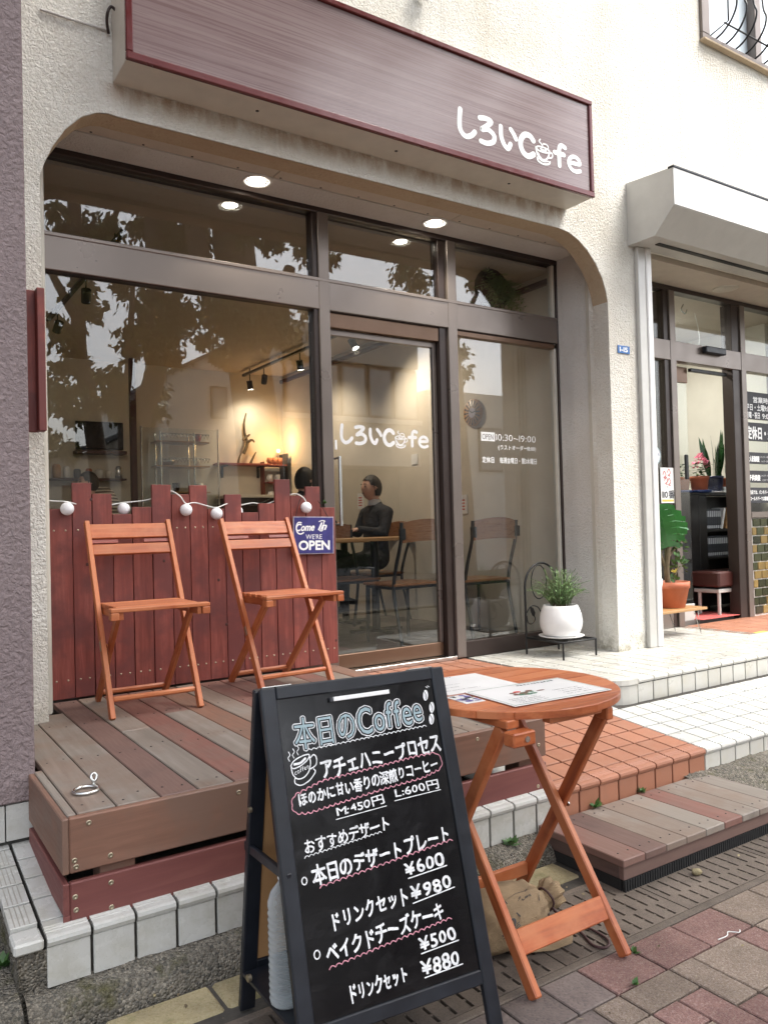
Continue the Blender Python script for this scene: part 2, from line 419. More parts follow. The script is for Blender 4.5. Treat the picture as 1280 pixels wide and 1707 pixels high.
M_['terra_old'] = plain('terracotta_pale', (.36, .15, .085), .7, 0, .15, 15)
M_['navy'] = plain('navy_pot', (.015, .02, .06), .3)
M_['blue_dish'] = plain('blue_dish', (.02, .05, .17), .35)
M_['white_plastic'] = plain('white_plastic', (.8, .8, .78), .4, 0, .02)
M_['soil'] = plain('soil', (.03, .02, .013), .95, 0, .3, 60, bump=.6)
M_['blue_plate'] = plain('blue_plate', (.015, .12, .36), .35)
M_['sign_blue'] = plain('sign_blue', (.04, .035, .17), .45, 0, .18, 22)
M_['sign_edge'] = plain('worn_edge', (.4, .36, .42), .6, 0, .2, 40)
M_['paper'] = plain('paper', (.82, .81, .79), .35, 0, .02, 4, coat=.3)
M_['ink'] = plain('ink', (.04, .04, .045), .6)
M_['ink_red'] = plain('ink_red', (.5, .06, .05), .6)
M_['ink_brown'] = plain('ink_brown', (.2, .08, .06), .6, 0, .4, 60)
M_['ink_green'] = plain('ink_green', (.08, .2, .12), .6)
M_['ink_yellow'] = plain('ink_yellow', (.6, .5, .1), .6)
M_['ink_purple'] = plain('ink_purple', (.14, .12, .34), .6, 0, .4, 40)
M_['cord_white'] = plain('white_cord', (.75, .75, .72), .5)
M_['cotton'] = plain('cotton_ball', (.86, .86, .88), .8, 0, .05, 90, bump=.8)
M_['cord_brown'] = plain('brown_cord', (.06, .025, .025), .7)
M_['leaf'] = plain('leaf_green', (.055, .13, .03), .45, 0, .35, 30)
M_['leaf_dark'] = plain('leaf_dark', (.02, .065, .018), .3, 0, .3, 14)
M_['leaf_gloss'] = plain('leaf_gloss', (.03, .14, .03), .2, 0, .2, 8)
M_['rosemary'] = plain('rosemary', (.1, .2, .06), .55, 0, .4, 40)
M_['rosemary_tip'] = plain('rosemary_tip', (.2, .33, .12), .55, 0, .3, 40)
M_['stem'] = plain('stem', (.12, .09, .05), .8, 0, .2, 40)
M_['pink'] = plain('pink_petal', (.85, .27, .38), .5, 0, .2, 40)
M_['moss'] = plain('moss', (.08, .1, .02), .95, 0, .4, 90, bump=.8)
M_['wall_in'] = plain('interior_plaster', (.66, .6, .5), .8, 0, .05, 5)
M_['ceil_in'] = plain('interior_ceiling', (.5, .44, .37), .8, 0, .04, 5)
M_['floor_in'] = plain('interior_floor', (.16, .14, .125), .35, 0, .2, 3)
M_['wall_shop'] = plain('shop_plaster', (.62, .59, .51), .8, 0, .04, 5)
M_['dark_in'] = plain('dark_cabinet', (.012, .011, .011), .4)
M_['tv'] = plain('screen_black', (.006, .006, .007), .12)
M_['maroon_in'] = plain('dark_red_post', (.06, .016, .012), .45)
M_['rubber'] = plain('black_rubber', (.012, .012, .012), .8)
M_['mortar'] = plain('mortar', (.05, .045, .038), .95, 0, .3, 30, bump=.5)
M_['mortar_dark'] = plain('mortar_dark', (.05, .05, .045), .95, 0, .3, 30, bump=.5)
M_['asphalt'] = aggregate('asphalt', [(.035, .035, .037), (.06, .06, .06), (.05, .05, .05)], 160)
M_['tile_white'] = tile('white_tile', (.5, .49, .45), .32, (.42, .38, .32), (.45, .42, .33))
M_['tile_plinth'] = tile('speckled_white_tile', (.5, .5, .47), .22, (.3, .27, .24), (.33, .31, .24), .06)
M_['tile_clean'] = tile('pale_white_tile', (.53, .53, .505), .3, (.42, .48, .44), (.5, .47, .4), .05)
M_['tile_brown'] = tile('brown_tile', (.34, .145, .085), .5, (.28, .1, .05), (.3, .15, .1), .1)
M_['tile_green'] = tile('green_glazed_tile', (.03, .034, .014), .12, None, (.06, .06, .02), .5)
M_['tile_ochre'] = tile('ochre_glazed_tile', (.22, .15, .05), .12, None, (.1, .08, .03), .3)
M_['groutw'] = plain('white_grout', (.62, .6, .55), .9, 0, .1, 30)
M_['paver_red'] = aggregate('red_paver', [(.2, .115, .1), (.25, .15, .128), (.17, .095, .087), (.3, .21, .18)], 230, .9, None, .5, .004, .16, 4)
M_['paver_tan'] = aggregate('tan_paver', [(.19, .145, .11), (.24, .19, .15), (.16, .12, .095), (.29, .24, .2)], 230, .9, None, .5, .004, .14, 4)
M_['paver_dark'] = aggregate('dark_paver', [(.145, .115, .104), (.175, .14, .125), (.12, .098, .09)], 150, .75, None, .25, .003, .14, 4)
M_['paver_base'] = aggregate('paver_sand', [(.1, .085, .065), (.14, .12, .09), (.08, .07, .05)], 200, .95, (.06, .065, .025))
M_['kerb'] = aggregate('weathered_concrete', [(.085, .08, .07), (.21, .19, .155), (.135, .12, .098), (.29, .26, .21), (.1, .095, .082)], 130, .9, (.09, .085, .035), 1., .012, .05, 5)
M_['stone_tan'] = aggregate('tan_stone', [(.3, .25, .14), (.34, .29, .18), (.27, .22, .12)], 200, .9, (.15, .15, .06), .4, .004, .1, 6)
M_['grate'] = aggregate('drain_cover_concrete', [(.13, .105, .085), (.16, .13, .105), (.11, .09, .075)], 260, .8, None, .3, .003, .08, 4)
M_['teak'] = [wood('teak_'+a, [(.23, .048, .015), (.39, .095, .027), (.53, .165, .056)], a, .46, 1.4, .14, (.45, .15, .058), .08) for a in 'xyz']
M_['fence'] = wood('maroon_fence_wood', [(.14, .026, .02), (.235, .052, .038), (.33, .092, .068)], 'z', .55, 1.5, .16, (.15, .038, .033))
M_['fence_x'] = wood('maroon_fence_wood_x', [(.14, .026, .02), (.235, .052, .038), (.33, .092, .068)], 'x', .5, 1.2, .14)
_w = lambda n, c, a, w=None, r=.6: wood(n, c, a, r, 1.1, .1, w)
for a in 'xy':
    M_['dk_grey_'+a] = _w('deck_grey_'+a, [(.16, .136, .113), (.215, .184, .155), (.28, .247, .215)], a, (.19, .143, .113))
    M_['dk_tan_'+a] = _w('deck_tan_'+a, [(.17, .12, .092), (.215, .16, .125), (.27, .21, .17)], a, (.22, .19, .16))
    M_['dk_dark_'+a] = _w('deck_dark_'+a, [(.08, .048, .042), (.108, .066, .056), (.145, .094, .08)], a, (.14, .085, .07))
    M_['dk_red_'+a] = _w('deck_red_'+a, [(.15, .064, .05), (.19, .086, .067), (.24, .118, .094)], a, (.175, .1, .08))
    M_['dk_brown_'+a] = _w('deck_brown_'+a, [(.15, .075, .05), (.2, .1, .066), (.25, .13, .088)], a, (.17, .1, .072))
    M_['dk_maroon_'+a] = _w('deck_maroon_'+a, [(.14, .042, .038), (.175, .056, .048), (.21, .075, .06)], a)
M_['sign_face'] = wood('sign_wood_print', [(.135, .078, .075), (.18, .115, .11), (.23, .162, .152)], 'x', .28, .3, .02, None, .5, .03, .22)
M_['sign_trim'] = plain('sign_trim_red', (.11, .016, .016), .22, .1, .08)
M_['table_in'] = wood('interior_oak', [(.32, .16, .06), (.4, .22, .09), (.5, .3, .14)], 'x', .4)
M_['seat_in'] = wood('interior_seat_wood', [(.22, .09, .035), (.3, .13, .055), (.38, .18, .08)], 'x', .3, 1, .1, None, .3)
M_['slate_leg'] = plain('grey_metal_leg', (.025, .03, .034), .4, .3)
M_['skin'] = plain('skin', (.6, .36, .27), .5, 0, .05)
def _hair():
    t = NT('black_hair'); v = t.coord((90, 90, 9)); n = t.noise(v, 1.5, 4); return t.bsdf(t.val((.016, .013, .011), t.mr(n, .3, .7, .6, 1.5)), .5, 0, n, .9, .006)
M_['hair'] = _hair()
def _cloth(n, col):
    t = NT(n); v = t.coord(); return t.bsdf(t.val(col, t.mr(t.noise(v, 30, 4), .3, .7, .8, 1.25)), .85, 0, t.noise(v, 9, 4, .6, 2.5), .7, .03)
M_['suit'] = _cloth('dark_suit', (.03, .031, .036))
M_['shirt'] = plain('white_shirt', (.7, .7, .72), .7)
M_['dark_tee'] = plain('dark_cloth', (.02, .02, .022), .85)
def _striped():
    t = NT('striped_shirt'); v = t.coord(); w = t.n('TexWave', bands_direction='Z'); w.inputs['Scale'].default_value = 9; w.inputs['Distortion'].default_value = .6; t.l(v, w.inputs['Vector'])
    return t.bsdf(t.ramp(w.outputs[0], [(.45, (.65, .6, .5)), (.55, (.12, .1, .09))]), .8)
M_['striped'] = _striped()
def _burlap():
    t = NT('burlap'); v = t.coord(); a = t.n('TexWave', bands_direction='X'); b = t.n('TexWave', bands_direction='Y')
    for x in (a, b): x.inputs['Scale'].default_value = 160; x.inputs['Distortion'].default_value = 2; t.l(v, x.inputs['Vector'])
    h = t.math('ADD', a.outputs[0], b.outputs[0]); c = t.mix(t.mr(h, .4, 1.6), (.3, .2, .11), (.5, .37, .22)); c = t.val(c, t.mr(t.noise(v, 14, 5), .3, .7, .8, 1.2))
    return t.bsdf(c, .9, 0, t.math('ADD', t.math('MULTIPLY', h, .12), t.noise(t.coord((.6, 1.3, 1.3)), 26, 5, .6, 2.)), .8, .012)
M_['burlap'] = _burlap()
M_['mortar_red'] = plain('mat_red', (.5, .1, .09), .95, 0, .25, 60, bump=.6)
def _bottle():
    t = NT('clear_plastic'); tr = t.n('BsdfTransparent'); tr.inputs[0].default_value = (.85, .9, .9, 1); p = t.n('BsdfPrincipled'); p.inputs['Base Color'].default_value = (.6, .64, .65, 1); p.inputs['Roughness'].default_value = .12
    ms = t.n('MixShader'); lw = t.n('LayerWeight'); lw.inputs[0].default_value = .55; t.l(t.mr(lw.outputs['Facing'], 0, 1, .18, .85), ms.inputs[0]); t.l(tr.outputs[0], ms.inputs[1]); t.l(p.outputs[0], ms.inputs[2]); t.l(ms.outputs[0], t.o.inputs[0]); return t.m
M_['bottle'] = _bottle()
M_['lamp'] = emit('lamp_glow', (1, .93, .8), 14)
M_['lamp_warm'] = emit('lamp_warm', (1, .62, .3), 2.2)
M_['lamp_tube'] = emit('tube_glow', (1, 1, .96), 9)
M_['tree_bark'] = plain('bark', (.16, .12, .09), .9, 0, .3, 12, bump=.8)
M_['tree_leaf'] = plain('tree_leaf', (.17, .16, .05), .5, 0, .4, 2)
M_['bld_white'] = plain('house_white', (.82, .79, .73), .8, 0, .04, 2)
M_['bld_tile'] = tile('office_tile', (.68, .63, .55), .6)
M_['bld_roof'] = plain('house_roof', (.12, .12, .12), .7)
M_['bld_frame'] = plain('office_frame', (.14, .08, .06), .5)
M_['bld_glass'] = plain('office_glass', (.4, .4, .4), .12, .2, .2, 1)
M_['hedge'] = plain('hedge_leaf', (.03, .06, .015), .6, 0, .4, 20)
M_['planter'] = plain('grey_planter', (.3, .31, .32), .7)

M_['rib'] = plain('tile_rib', (.3, .285, .25), .6)
# ================================================================== the setting
m = M_
S_AP = .105                                   # the lower terrace falls towards the street
def zap(y): return .23+(y+1.9)*S_AP
box('ground', (-70, -70, -.5), (70, 70, -.16), m['asphalt'], bev=0)['kind'] = 'structure'
pave = box('pavement', (-30, -6.2, -.3), (30, -1.95, -.012), m['paver_base'], bev=0); pave['kind'] = 'structure'
road = box('road', (-70, -12.2, -.3), (70, -6.42, -.12), m['asphalt'], bev=0); road['kind'] = 'structure'
box('far_pavement', (-30, -18, -.3), (40, -12.2, .0), m['paver_dark'], bev=.01)['kind'] = 'structure'
# kerb along the road, one stone after the other
kr = thing('road_kerb', None, None, (0, -6.31, 0), kind='structure')
for i in range(12): box('stone', (-4+i*1.2, -6.42, -.28), (-4+i*1.2+1.19, -6.2, .03), m['kerb'], kr, .015)
# pavers: one wide row along the drain, then blocks of one and two modules fitted together at random
def paver(x0, x1, y0, y1, k):
    o = box('paver', (x0+.003, y0+.003, -.05), (x1-.003, y1-.003, 0), m[k], pave, .003)
    o.matrix_basis = o.matrix_basis @ Matrix.Translation((0, 0, random.uniform(-.002, .0015))) @ Euler((random.uniform(-.007, .007), random.uniform(-.007, .007), random.uniform(-.008, .008))).to_matrix().to_4x4()
tone = lambda: 'paver_red' if random.random() < .52 else 'paver_tan'
x = .08
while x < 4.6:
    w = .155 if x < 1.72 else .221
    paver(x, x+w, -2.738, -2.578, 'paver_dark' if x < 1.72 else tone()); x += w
MU = .111; GW, GH = 42, 10; GX, GY = -.1, -2.738
used = [[False]*GW for _ in range(GH)]
far = {'paver_red': MB(), 'paver_tan': MB()}
cells = 0
def lay(GH, used, y0, put):
    for r in range(GH):
        for q in range(len(used[0])):
            if used[r][q]: continue
            opts = [(w, h) for w, h, p in ((2, 1, 5), (1, 2, 2), (1, 1, 2), (2, 2, 2)) for _ in range(p) if q+w <= len(used[0]) and r+h <= GH and not any(used[r+v][q+u] for u in range(w) for v in range(h))]
            w, h = random.choice(opts)
            for u in range(w):
                for v in range(h): used[r+v][q+u] = True
            put(GX+q*MU, GX+(q+w)*MU, y0-(r+h)*MU, y0-r*MU)
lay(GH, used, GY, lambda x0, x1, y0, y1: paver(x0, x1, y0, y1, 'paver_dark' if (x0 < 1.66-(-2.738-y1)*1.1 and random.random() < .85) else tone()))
lay(20, [[False]*GW for _ in range(20)], GY-GH*MU, lambda x0, x1, y0, y1: far[tone()].box((x0+.003, y0+.003, -.05), (x1-.003, y1-.003, 0)))
for k, q in far.items(): q.obj('paver_field', m[k], pave)['kind'] = 'stuff'
# little weeds in the joints
# drain with slotted covers
dr = thing('drain_channel', None, None, (2, -2.39, 0), kind='structure')
box('channel_bed', (-1, -2.56, -.2), (7, -2.215, -.05), m['rubber'], dr, 0)
box('channel_rim', (-1, -2.577, -.1), (7, -2.548, 0.001), m['grate'], dr, .003); box('channel_rim', (-1, -2.228, -.1), (7, -2.2, .001), m['grate'], dr, .003)
cover = None
for k in range(9):
    x0 = -.62+k*.6
    if cover is None:
        mb = MB(); L = .594; yA, yB = .159, -.159
        rowsY = [(yA-.002, .071), (.059, -.047), (-.059, yB+.002)]
        # solid strips across and bars between the slots
        mb.box((0, yA-.008, -.04), (L, yA, 0)); mb.box((0, yB, -.04), (L, yB+.008, 0))
        edges = [(yA-.008, .058, 0), (.046, -.058, .5), (-.07, yB+.008, 0)]
        mb.box((0, .046, -.04), (L, .058, 0)); mb.box((0, -.07, -.04), (L, -.058, 0))
        for (a, b, ph) in edges:
            p = .0594; n = 10
            xs = [(i+ph*.999)*p for i in range(n+1)]
            cuts = [x for x in xs if 0.012 < x < L-.012]
            prev = 0
            for x in cuts:
                mb.box((prev, b, -.04), (x-.0055, a, 0)); prev = x+.0055
                mm = (a+b)/2; mb.box((x-.0056, mm-.004, -.04), (x+.0056, mm+.004, -.002))
            mb.box((prev, b, -.04), (L, a, 0))
        cover = mb.obj('slotted_cover', m['grate'], dr, Matrix.Translation((x0, -2.388, 0)))
    else:
        o = cover.copy(); COL.objects.link(o); o.matrix_basis = WM[dr.name].inverted() @ Matrix.Translation((x0, -2.388, 0))
# row of tan edging stones between drain and kerb
ed = thing('edging_strip', None, None, (1, -2.08, 0), kind='structure')
x = -.6; i = 0
while x < 2.25:
    w = (.27, .31, .29)[i % 3]
    o = box('stone', (x+.006, -2.142+random.uniform(-.004, .004), -.06), (x+w-.006, -2.0, .004), m['stone_tan'], ed, .008, rz=random.uniform(-.01, .01)); x += w; i += 1
box('mortar_bed', (-1, -2.2, -.1), (7, -1.95, -.004), m['mortar'], ed, 0)
# rough kerb under the tiled terrace
mb = MB()
def rough_strip(x0, x1, prof, step=.02, amp=.006, seed=0, f=9):
    n = int((x1-x0)/step); V = []; Fc = []
    for i in range(n+1):
        x = x0+(x1-x0)*i/n
        for j, (yy, zz) in enumerate(prof):
            p = Vector((x*f, yy*f, zz*f+seed)); d = noise.fractal(p*2, 1, 2, 4)
            V.append((x, yy+amp*d, zz+amp*noise.fractal(p*2+Vector((9, 3, 1)), 1, 2, 4)))
    k = len(prof)
    for i in range(n):
        for j in range(k-1): Fc.append((i*k+j, (i+1)*k+j, (i+1)*k+j+1, i*k+j+1))
    return V, Fc
def prof_kerb(h): return [(-1.86, h), (-1.9, h), (-1.925, h-.004), (-1.95, h-.014), (-1.97, h-.03), (-1.985, h-.055), (-1.992, h-.075), (-1.995, -.03)]
V, Fc = rough_strip(.36, 2.34, prof_kerb(.088), .015, .009); mb.add(V, Fc, 0, True)
kb = mb.obj('kerb', m['kerb']); kb['kind'] = 'structure'
mb = MB()
V, Fc = rough_strip(3.25, 8, [(-1.86, .135), (-1.92, .128), (-1.98, .11), (-2.03, .085), (-2.08, .05), (-2.12, .02), (-2.18, -.02)], .03, .014, 4); mb.add(V, Fc, 0, True)
kb = mb.obj('kerb', m['kerb']); kb['kind'] = 'structure'
# granite block left of the terrace
mb = MB(); V, Fc = rough_strip(-2, .345, [(-1.2, .1), (-1.5, .1), (-1.8, .1), (-1.93, .1), (-1.985, .085), (-2.005, .05), (-2.01, -.04)], .03, .01, 8); mb.add(V, Fc, 0, True)
V, Fc = rough_strip(.345, .41, [(-1.2, .02), (-1.9, .02), (-2.01, -.02)], .03, .008, 3); mb.add(V, Fc, 0, True)
kb = mb.obj('kerb', m['kerb']); kb['kind'] = 'structure'

# ------------------------------------------------------------------ lower terrace (slopes to the street), tiles one by one
ap = thing('lower_terrace', None, None, (2.5, -1.9, .1), kind='structure')
mb = MB()   # body under the tiles
mb.add([(x, yy, zz) for x in (.42, 9) for (yy, zz) in ((-1.882, -.05), (-1.882, zap(-1.882)-.011), (-.2, zap(-.2)-.011), (-.2, -.05))],
       [(0, 1, 2, 3), (7, 6, 5, 4), (0, 4, 5, 1), (1, 5, 6, 2), (2, 6, 7, 3), (3, 7, 4, 0)])
mb.obj('mortar_body', m['mortar'], ap)
AN = math.atan(S_AP)
PX = .125
def flat_tile(name, x0, x1, y0, y1, zf, mat, par, rx=0., th=.01, g=.005, bev=.0015):
    yc = (y0+y1)/2
    return box(name, (x0+g, y0+g, zf(yc)-th), (x1-g, y1-g, zf(yc)), mat, par, bev, rx=rx)
gx = lambda i: .417+i*PX
ry = [-1.9, -1.815, -1.68, -1.545, -1.41, -1.275, -1.14, -1.0, -.87, -.74, -.61]
def nose(x0, x1, mat, par, yf, z, depth=.085, h=.012, ribs=True, corner=False):
    """a step-edge tile: rounded lip and three shallow ribs, following the fall"""
    mb = MB(); g = .0045; a, b = x0+g, x1-g
    dz = lambda y: (y-yf)*S_AP if par is ap else 0.
    pr = [(yf+.006, z-.03), (yf-.004, z-.026), (yf-.008, z-.014), (yf-.005, z-.004), (yf+.004, z)]
    yy = yf+.022
    if ribs:
        for k in range(3):
            pr += [(yy, z+dz(yy)), (yy+.002, z-.0025+dz(yy)), (yy+.005, z-.0025+dz(yy)), (yy+.007, z+dz(yy))]; yy += .0135
    pr += [(yf+depth-g, z+dz(yf+depth)), (yf+depth-g, z-.012+dz(yf+depth)), (yf+.006, z-.012)]
    n = len(pr); V = [(a, *p) for p in pr]+[(b, *p) for p in pr]
    mb.add(V, [(i, i+n, (i+1) % n+n, (i+1) % n) for i in range(n)]+[tuple(range(n)), tuple(range(n, 2*n))[::-1]])
    return mb.obj('nosing_tile', mat, par, fix=True)
for i in range(-0, 62):
    x0, x1 = gx(i), gx(i+1)
    if x0 > 7.9: break
    brown = 2.32 < x0+.01 < 3.32
    under = .5 < x0 and x1 < 2.28
    mt = m['tile_brown'] if brown else (m['tile_plinth'] if x0 < 2.4 else m['tile_clean'])
    mr_ = m['tile_brown'] if brown else (m['tile_plinth'] if x0 < 2.4 else m['tile_white'])
    nose(x0, x1, mt, ap, -1.9, .23)
    zb = .088 if x0 < 2.4 else (.085 if brown else .12)
    box('riser_tile', (x0+.0045, -1.899, zb), (x1-.0045, -1.888, .2), mr_, ap, .0015)
    if not under:
        for j in range(1, len(ry)-1):
            if x0 > 3.5 and ry[j] > -1.28: break
            if x0 < .6 and ry[j] > -1.36: break
            if x0 > 6.2: break
            flat_tile('tile', x0, x1, ry[j], ry[j+1], zap, m['tile_brown'] if 2.32 < x0+.01 < 3.38 else mt, ap, AN)
# left flank: ribbed edge tiles running back beside the deck, rough concrete below
for j in range(5):
    y0, y1 = -1.815+j*.125, -1.69+j*.125
    o = flat_tile('flank_tile', .335, .417, y0, y1, zap, m['tile_plinth'], ap, AN, .03)
    mb = MB()
    for k in range(4):
        xx = .352+k*.013; mb.add([(xx, y0+.006, zap(y0)+.0012), (xx+.003, y0+.006, zap(y0)+.0012), (xx+.003, y1-.006, zap(y1)+.0004), (xx, y1-.006, zap(y1)+.0004)], [(0, 1, 2, 3)])
    mb.obj('rib_line', m['rib'], ap)
box('flank_tile', (.335, -1.908, .2), (.413, -1.818, .232), m['tile_plinth'], ap, .006)
mb = MB(); V, Fc = rough_strip(-1.9, -1.25, [(-.345, .21), (-.35, .14), (-.345, .08), (-.36, .02), (-.35, -.05)], .02, .012, 5)
mb.add([(-v[1], v[0], v[2]) for v in V], Fc, 0, True)
V, Fc = rough_strip(.345, .425, [(-1.885, .2), (-1.893, .15), (-1.886, .1), (-1.895, .0)], .012, .014, 2, 14); mb.add(V, Fc, 0, True)
mb.obj('rough_flank', m['kerb'], ap)
# ------------------------------------------------------------------ upper terrace (level)
ZU = .431
up = thing('upper_terrace', None, None, (4, -.6, .4), kind='structure')
mb = MB()
# white part with a rounded corner; brown landing in front of the café door; brown landing at the second shop
outline = [(3.47, -.02), (3.47, -.6), (3.52, -.68), (3.555, -.85), (3.57, -1.05), (3.60, -1.15), (3.66, -1.2), (3.75, -1.222), (9.2, -1.222), (9.2, -.02)]
mb = MB()
n = len(outline); V = [(a, b, .1) for a, b in outline]+[(a, b, ZU-.011) for a, b in outline]
mb.add(V, [tuple(range(n, 2*n))]+[(i, (i+1) % n, (i+1) % n+n, i+n) for i in range(n)])
mb.box((2.3, -.6, .1), (3.47, -.02, ZU-.012))
mb.obj('mortar_body', m['mortar'], up, fix=True)
zu = lambda y: ZU
PU = .1345
rowsU = [-1.143, -1.008, -.876, -.743, -.61, -.478, -.345, -.212, -.08, -.0]
XL = lambda yy: 3.47 if yy > -.6 else (3.47+(-.6-yy)*.2+.02)
for i in range(0, 28):
    x0, x1 = 3.63+i*PU-.135, 3.63+(i+1)*PU-.135
    for j in range(len(rowsU)-1):
        y0, y1 = rowsU[j], rowsU[j+1]
        a = max(x0, XL((y0+y1)/2)+.0)
        if x1-a < .03 or x0 > 6.6: continue
        if x0 > 5.79 and y0 > -.7: continue
        if y0 > -.25 and 4.4 < x0 < 4.9: pass
        flat_tile('tile', a, x1, y0, y1, zu, m['tile_white'], up)
for i in range(0, 4):    # extra narrow column beside the brown landing
    pass
ends = [3.615, 3.76, 3.90, 4.035, 4.17, 4.3, 4.43, 4.56]
ends += [4.56+.1345*k for k in range(1, 28)]
for a, b in zip(ends[:-1], ends[1:]):
    if a > 3.7: nose(a, b, m['tile_white'], up, -1.23, ZU, .087, ribs=True)
    else:
        mb = MB(); P = [(3.575, -1.143), (3.583, -1.18), (3.6, -1.205), (3.63, -1.222), (3.68, -1.234), (3.757, -1.238), (3.757, -1.146)]
        k = len(P); mb.add([(x, y, ZU-.03) for x, y in P]+[(x, y, ZU) for x, y in P], [tuple(range(k, 2*k))]+[(q, (q+1) % k, (q+1) % k+k, q+k) for q in range(k)]); mb.obj('nosing_tile', m['tile_white'], up, fix=True)
    if a > 3.7: box('riser_tile', (a+.0045, -1.229, zap(-1.229)-.01), (b-.0045, -1.2195, ZU-.034), m['tile_white'], up, .0015)
    else:
        mb = MB(); P = [(3.58, -1.13), (3.585, -1.17), (3.603, -1.2), (3.64, -1.218), (3.69, -1.227), (3.757, -1.2295), (3.757, -1.215), (3.62, -1.14)]
        k = len(P); mb.add([(x, y, .27) for x, y in P]+[(x, y, ZU-.033) for x, y in P], [(q, (q+1) % k, (q+1) % k+k, q+k) for q in range(k)]+[tuple(range(k, 2*k))]); mb.obj('riser_tile', m['tile_white'], up, fix=True)
for k in range(4):   # curved side of the rounded end
    ya, yb = -.6-.136*k, -.6-.136*(k+1)
    xa, xb = [3.50, 3.535, 3.556, 3.568, 3.577][k], [3.50, 3.535, 3.556, 3.568, 3.577][k+1]
    mb = MB(); V = [(xa-.02, ya-.003, .28), (xb-.02, yb+.003, .28), (xb-.02, yb+.003, ZU), (xa-.02, ya-.003, ZU), (xa+.06, ya-.003, ZU), (xb+.06, yb+.003, ZU)]
    mb.add(V, [(0, 1, 2, 3), (3, 2, 5, 4)]); mb.obj('nosing_tile', m['tile_white'], up)
for i in range(9):
    x0, x1 = 2.345+i*.125, 2.345+(i+1)*.125
    for y0, y1 in ((-.61, -.476), (-.476, -.342), (-.342, -.208), (-.208, -.074), (-.074, -.0)):
        flat_tile('tile', x0, x1, y0, y1, zu, m['tile_brown'], up)
    box('riser_tile', (x0+.003, -.614, .36), (x1-.003, -.604, ZU-.012), m['tile_brown'], up, .0015)
for i in range(10):
    x0, x1 = 5.80+i*.2, 5.80+(i+1)*.2
    for y0, y1 in ((-.66, -.54), (-.54, -.41), (-.41, -.28), (-.28, -.15), (-.15, -.0)):
        flat_tile('tile', x0, x1, y0, y1, zu, m['tile_brown'], up)
box('step_marker', (5.9, -.66, ZU+.001), (6.05, -.625, ZU+.004), m['ink_yellow'], up, .001)
# weeds
def tuft(name, label, loc, s, n=14, mat='leaf'):
    mb = MB()
    for i in range(n):
        a = random.uniform(0, 2*pi); e = random.uniform(.2, 1.2); L = s*random.uniform(.5, 1); w = L*.28
        d = Vector((cos(a)*cos(e), sin(a)*cos(e), sin(e))); sd_ = Vector((-sin(a), cos(a), 0))*w
        p = Vector(loc); mb.add([p, p+d*L*.5+sd_, p+d*L, p+d*L*.5-sd_], [(0, 1, 2, 3)])
    o = mb.obj(name, m[mat]); tag(o, label, 'weed', 'weeds in the joints'); return o
tuft('weed', 'small leafy weed growing at the foot of the white tiled plinth under the café table', (2.12, -1.93, .085), .05, 14, 'leaf')
tuft('weed', 'tiny weed in the brown tiles\' foot by the grey and red step boards', (2.62, -1.915, .12), .05, 14)
tuft('weed', 'tiny weed between brown riser and the single red board of the step', (2.93, -1.91, .12), .04, 12)
tuft('weed', 'sprout in the paver joint just beside the foot of the table leg', (1.995, -2.62, .0), .03, 9)
tuft('weed', 'sprout in the middle of the red pavers before the drain', (1.86, -2.735, .0), .028, 9)
tuft('weed', 'weeds in the crack beside the ribbed flank of the plinth', (.33, -1.72, .1), .06, 22)
# ================================================================== the café building
cb = thing('cafe_building', 'white stuccoed building with arched openings for a café and a second shop', 'building', (3, 0, 0))
def arc(cx, cz, r, a0, a1, n=8): return [(cx+r*cos(radians(a0+(a1-a0)*i/n)), cz+r*sin(radians(a0+(a1-a0)*i/n))) for i in range(n+1)]
op1 = [(.684, .1), (4.42, .1), (4.42, 2.90)]+[(4.405, 2.97), (4.37, 3.06), (4.31, 3.15), (4.23, 3.23), (4.14, 3.29), (4.05, 3.325), (3.95, 3.338)]+[(1.04, 3.322), (.99, 3.325)]+[(.94, 3.315), (.87, 3.275), (.8, 3.2), (.745, 3.11), (.71, 3.03), (.688, 2.96)]
op2 = [(4.735, .1), (8.6, .1), (8.6, 3.4)]+[(5.15, 3.4), (5.0, 3.385), (4.9, 3.34), (4.83, 3.26), (4.78, 3.1), (4.735, 3.05)]
win = [(5.63, 5.19), (6.95, 5.19), (6.95, 6.4), (5.63, 6.4)]
out = [(.30, .05), (.684, .1), (4.42, .1), (4.735, .1), (8.6, .1), (9.5, .05), (9.5, 7.6), (.3, 7.6)]
# outline runs round the two openings, which reach the ground
poly = [(.30, .1), (.684, .1)]+list(reversed(op1[2:]))+[(4.42, .1), (4.735, .1)]+list(reversed(op2[2:]))[0:]+[(8.6, .1), (9.5, .1), (9.5, 7.6), (.3, 7.6)]
mb = MB(); mb.prism(poly, -.54, -.40, 0, [win])
mb.obj('street_wall', m['stucco'], cb, fix=True)
# tan rim under the arch of the opening
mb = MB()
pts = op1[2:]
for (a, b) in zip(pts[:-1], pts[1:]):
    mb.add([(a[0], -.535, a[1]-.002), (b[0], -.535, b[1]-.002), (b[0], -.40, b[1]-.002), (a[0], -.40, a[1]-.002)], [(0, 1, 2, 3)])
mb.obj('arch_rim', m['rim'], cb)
# body above and behind, roof slab, side
box('upper_wall', (.3, -.39, 3.6), (9.5, 6, 3.75), m['wall_in'], cb, 0)
box('rear_wall', (.3, 5.9, .1), (9.5, 6.1, 7.6), m['stucco_in'], cb, 0)
box('roof', (.25, -.6, 7.6), (9.6, 6.1, 7.8), m['stucco'], cb, .01)
box('side_wall', (9.3, -.39, .1), (9.5, 5.9, 7.6), m['stucco'], cb, 0)
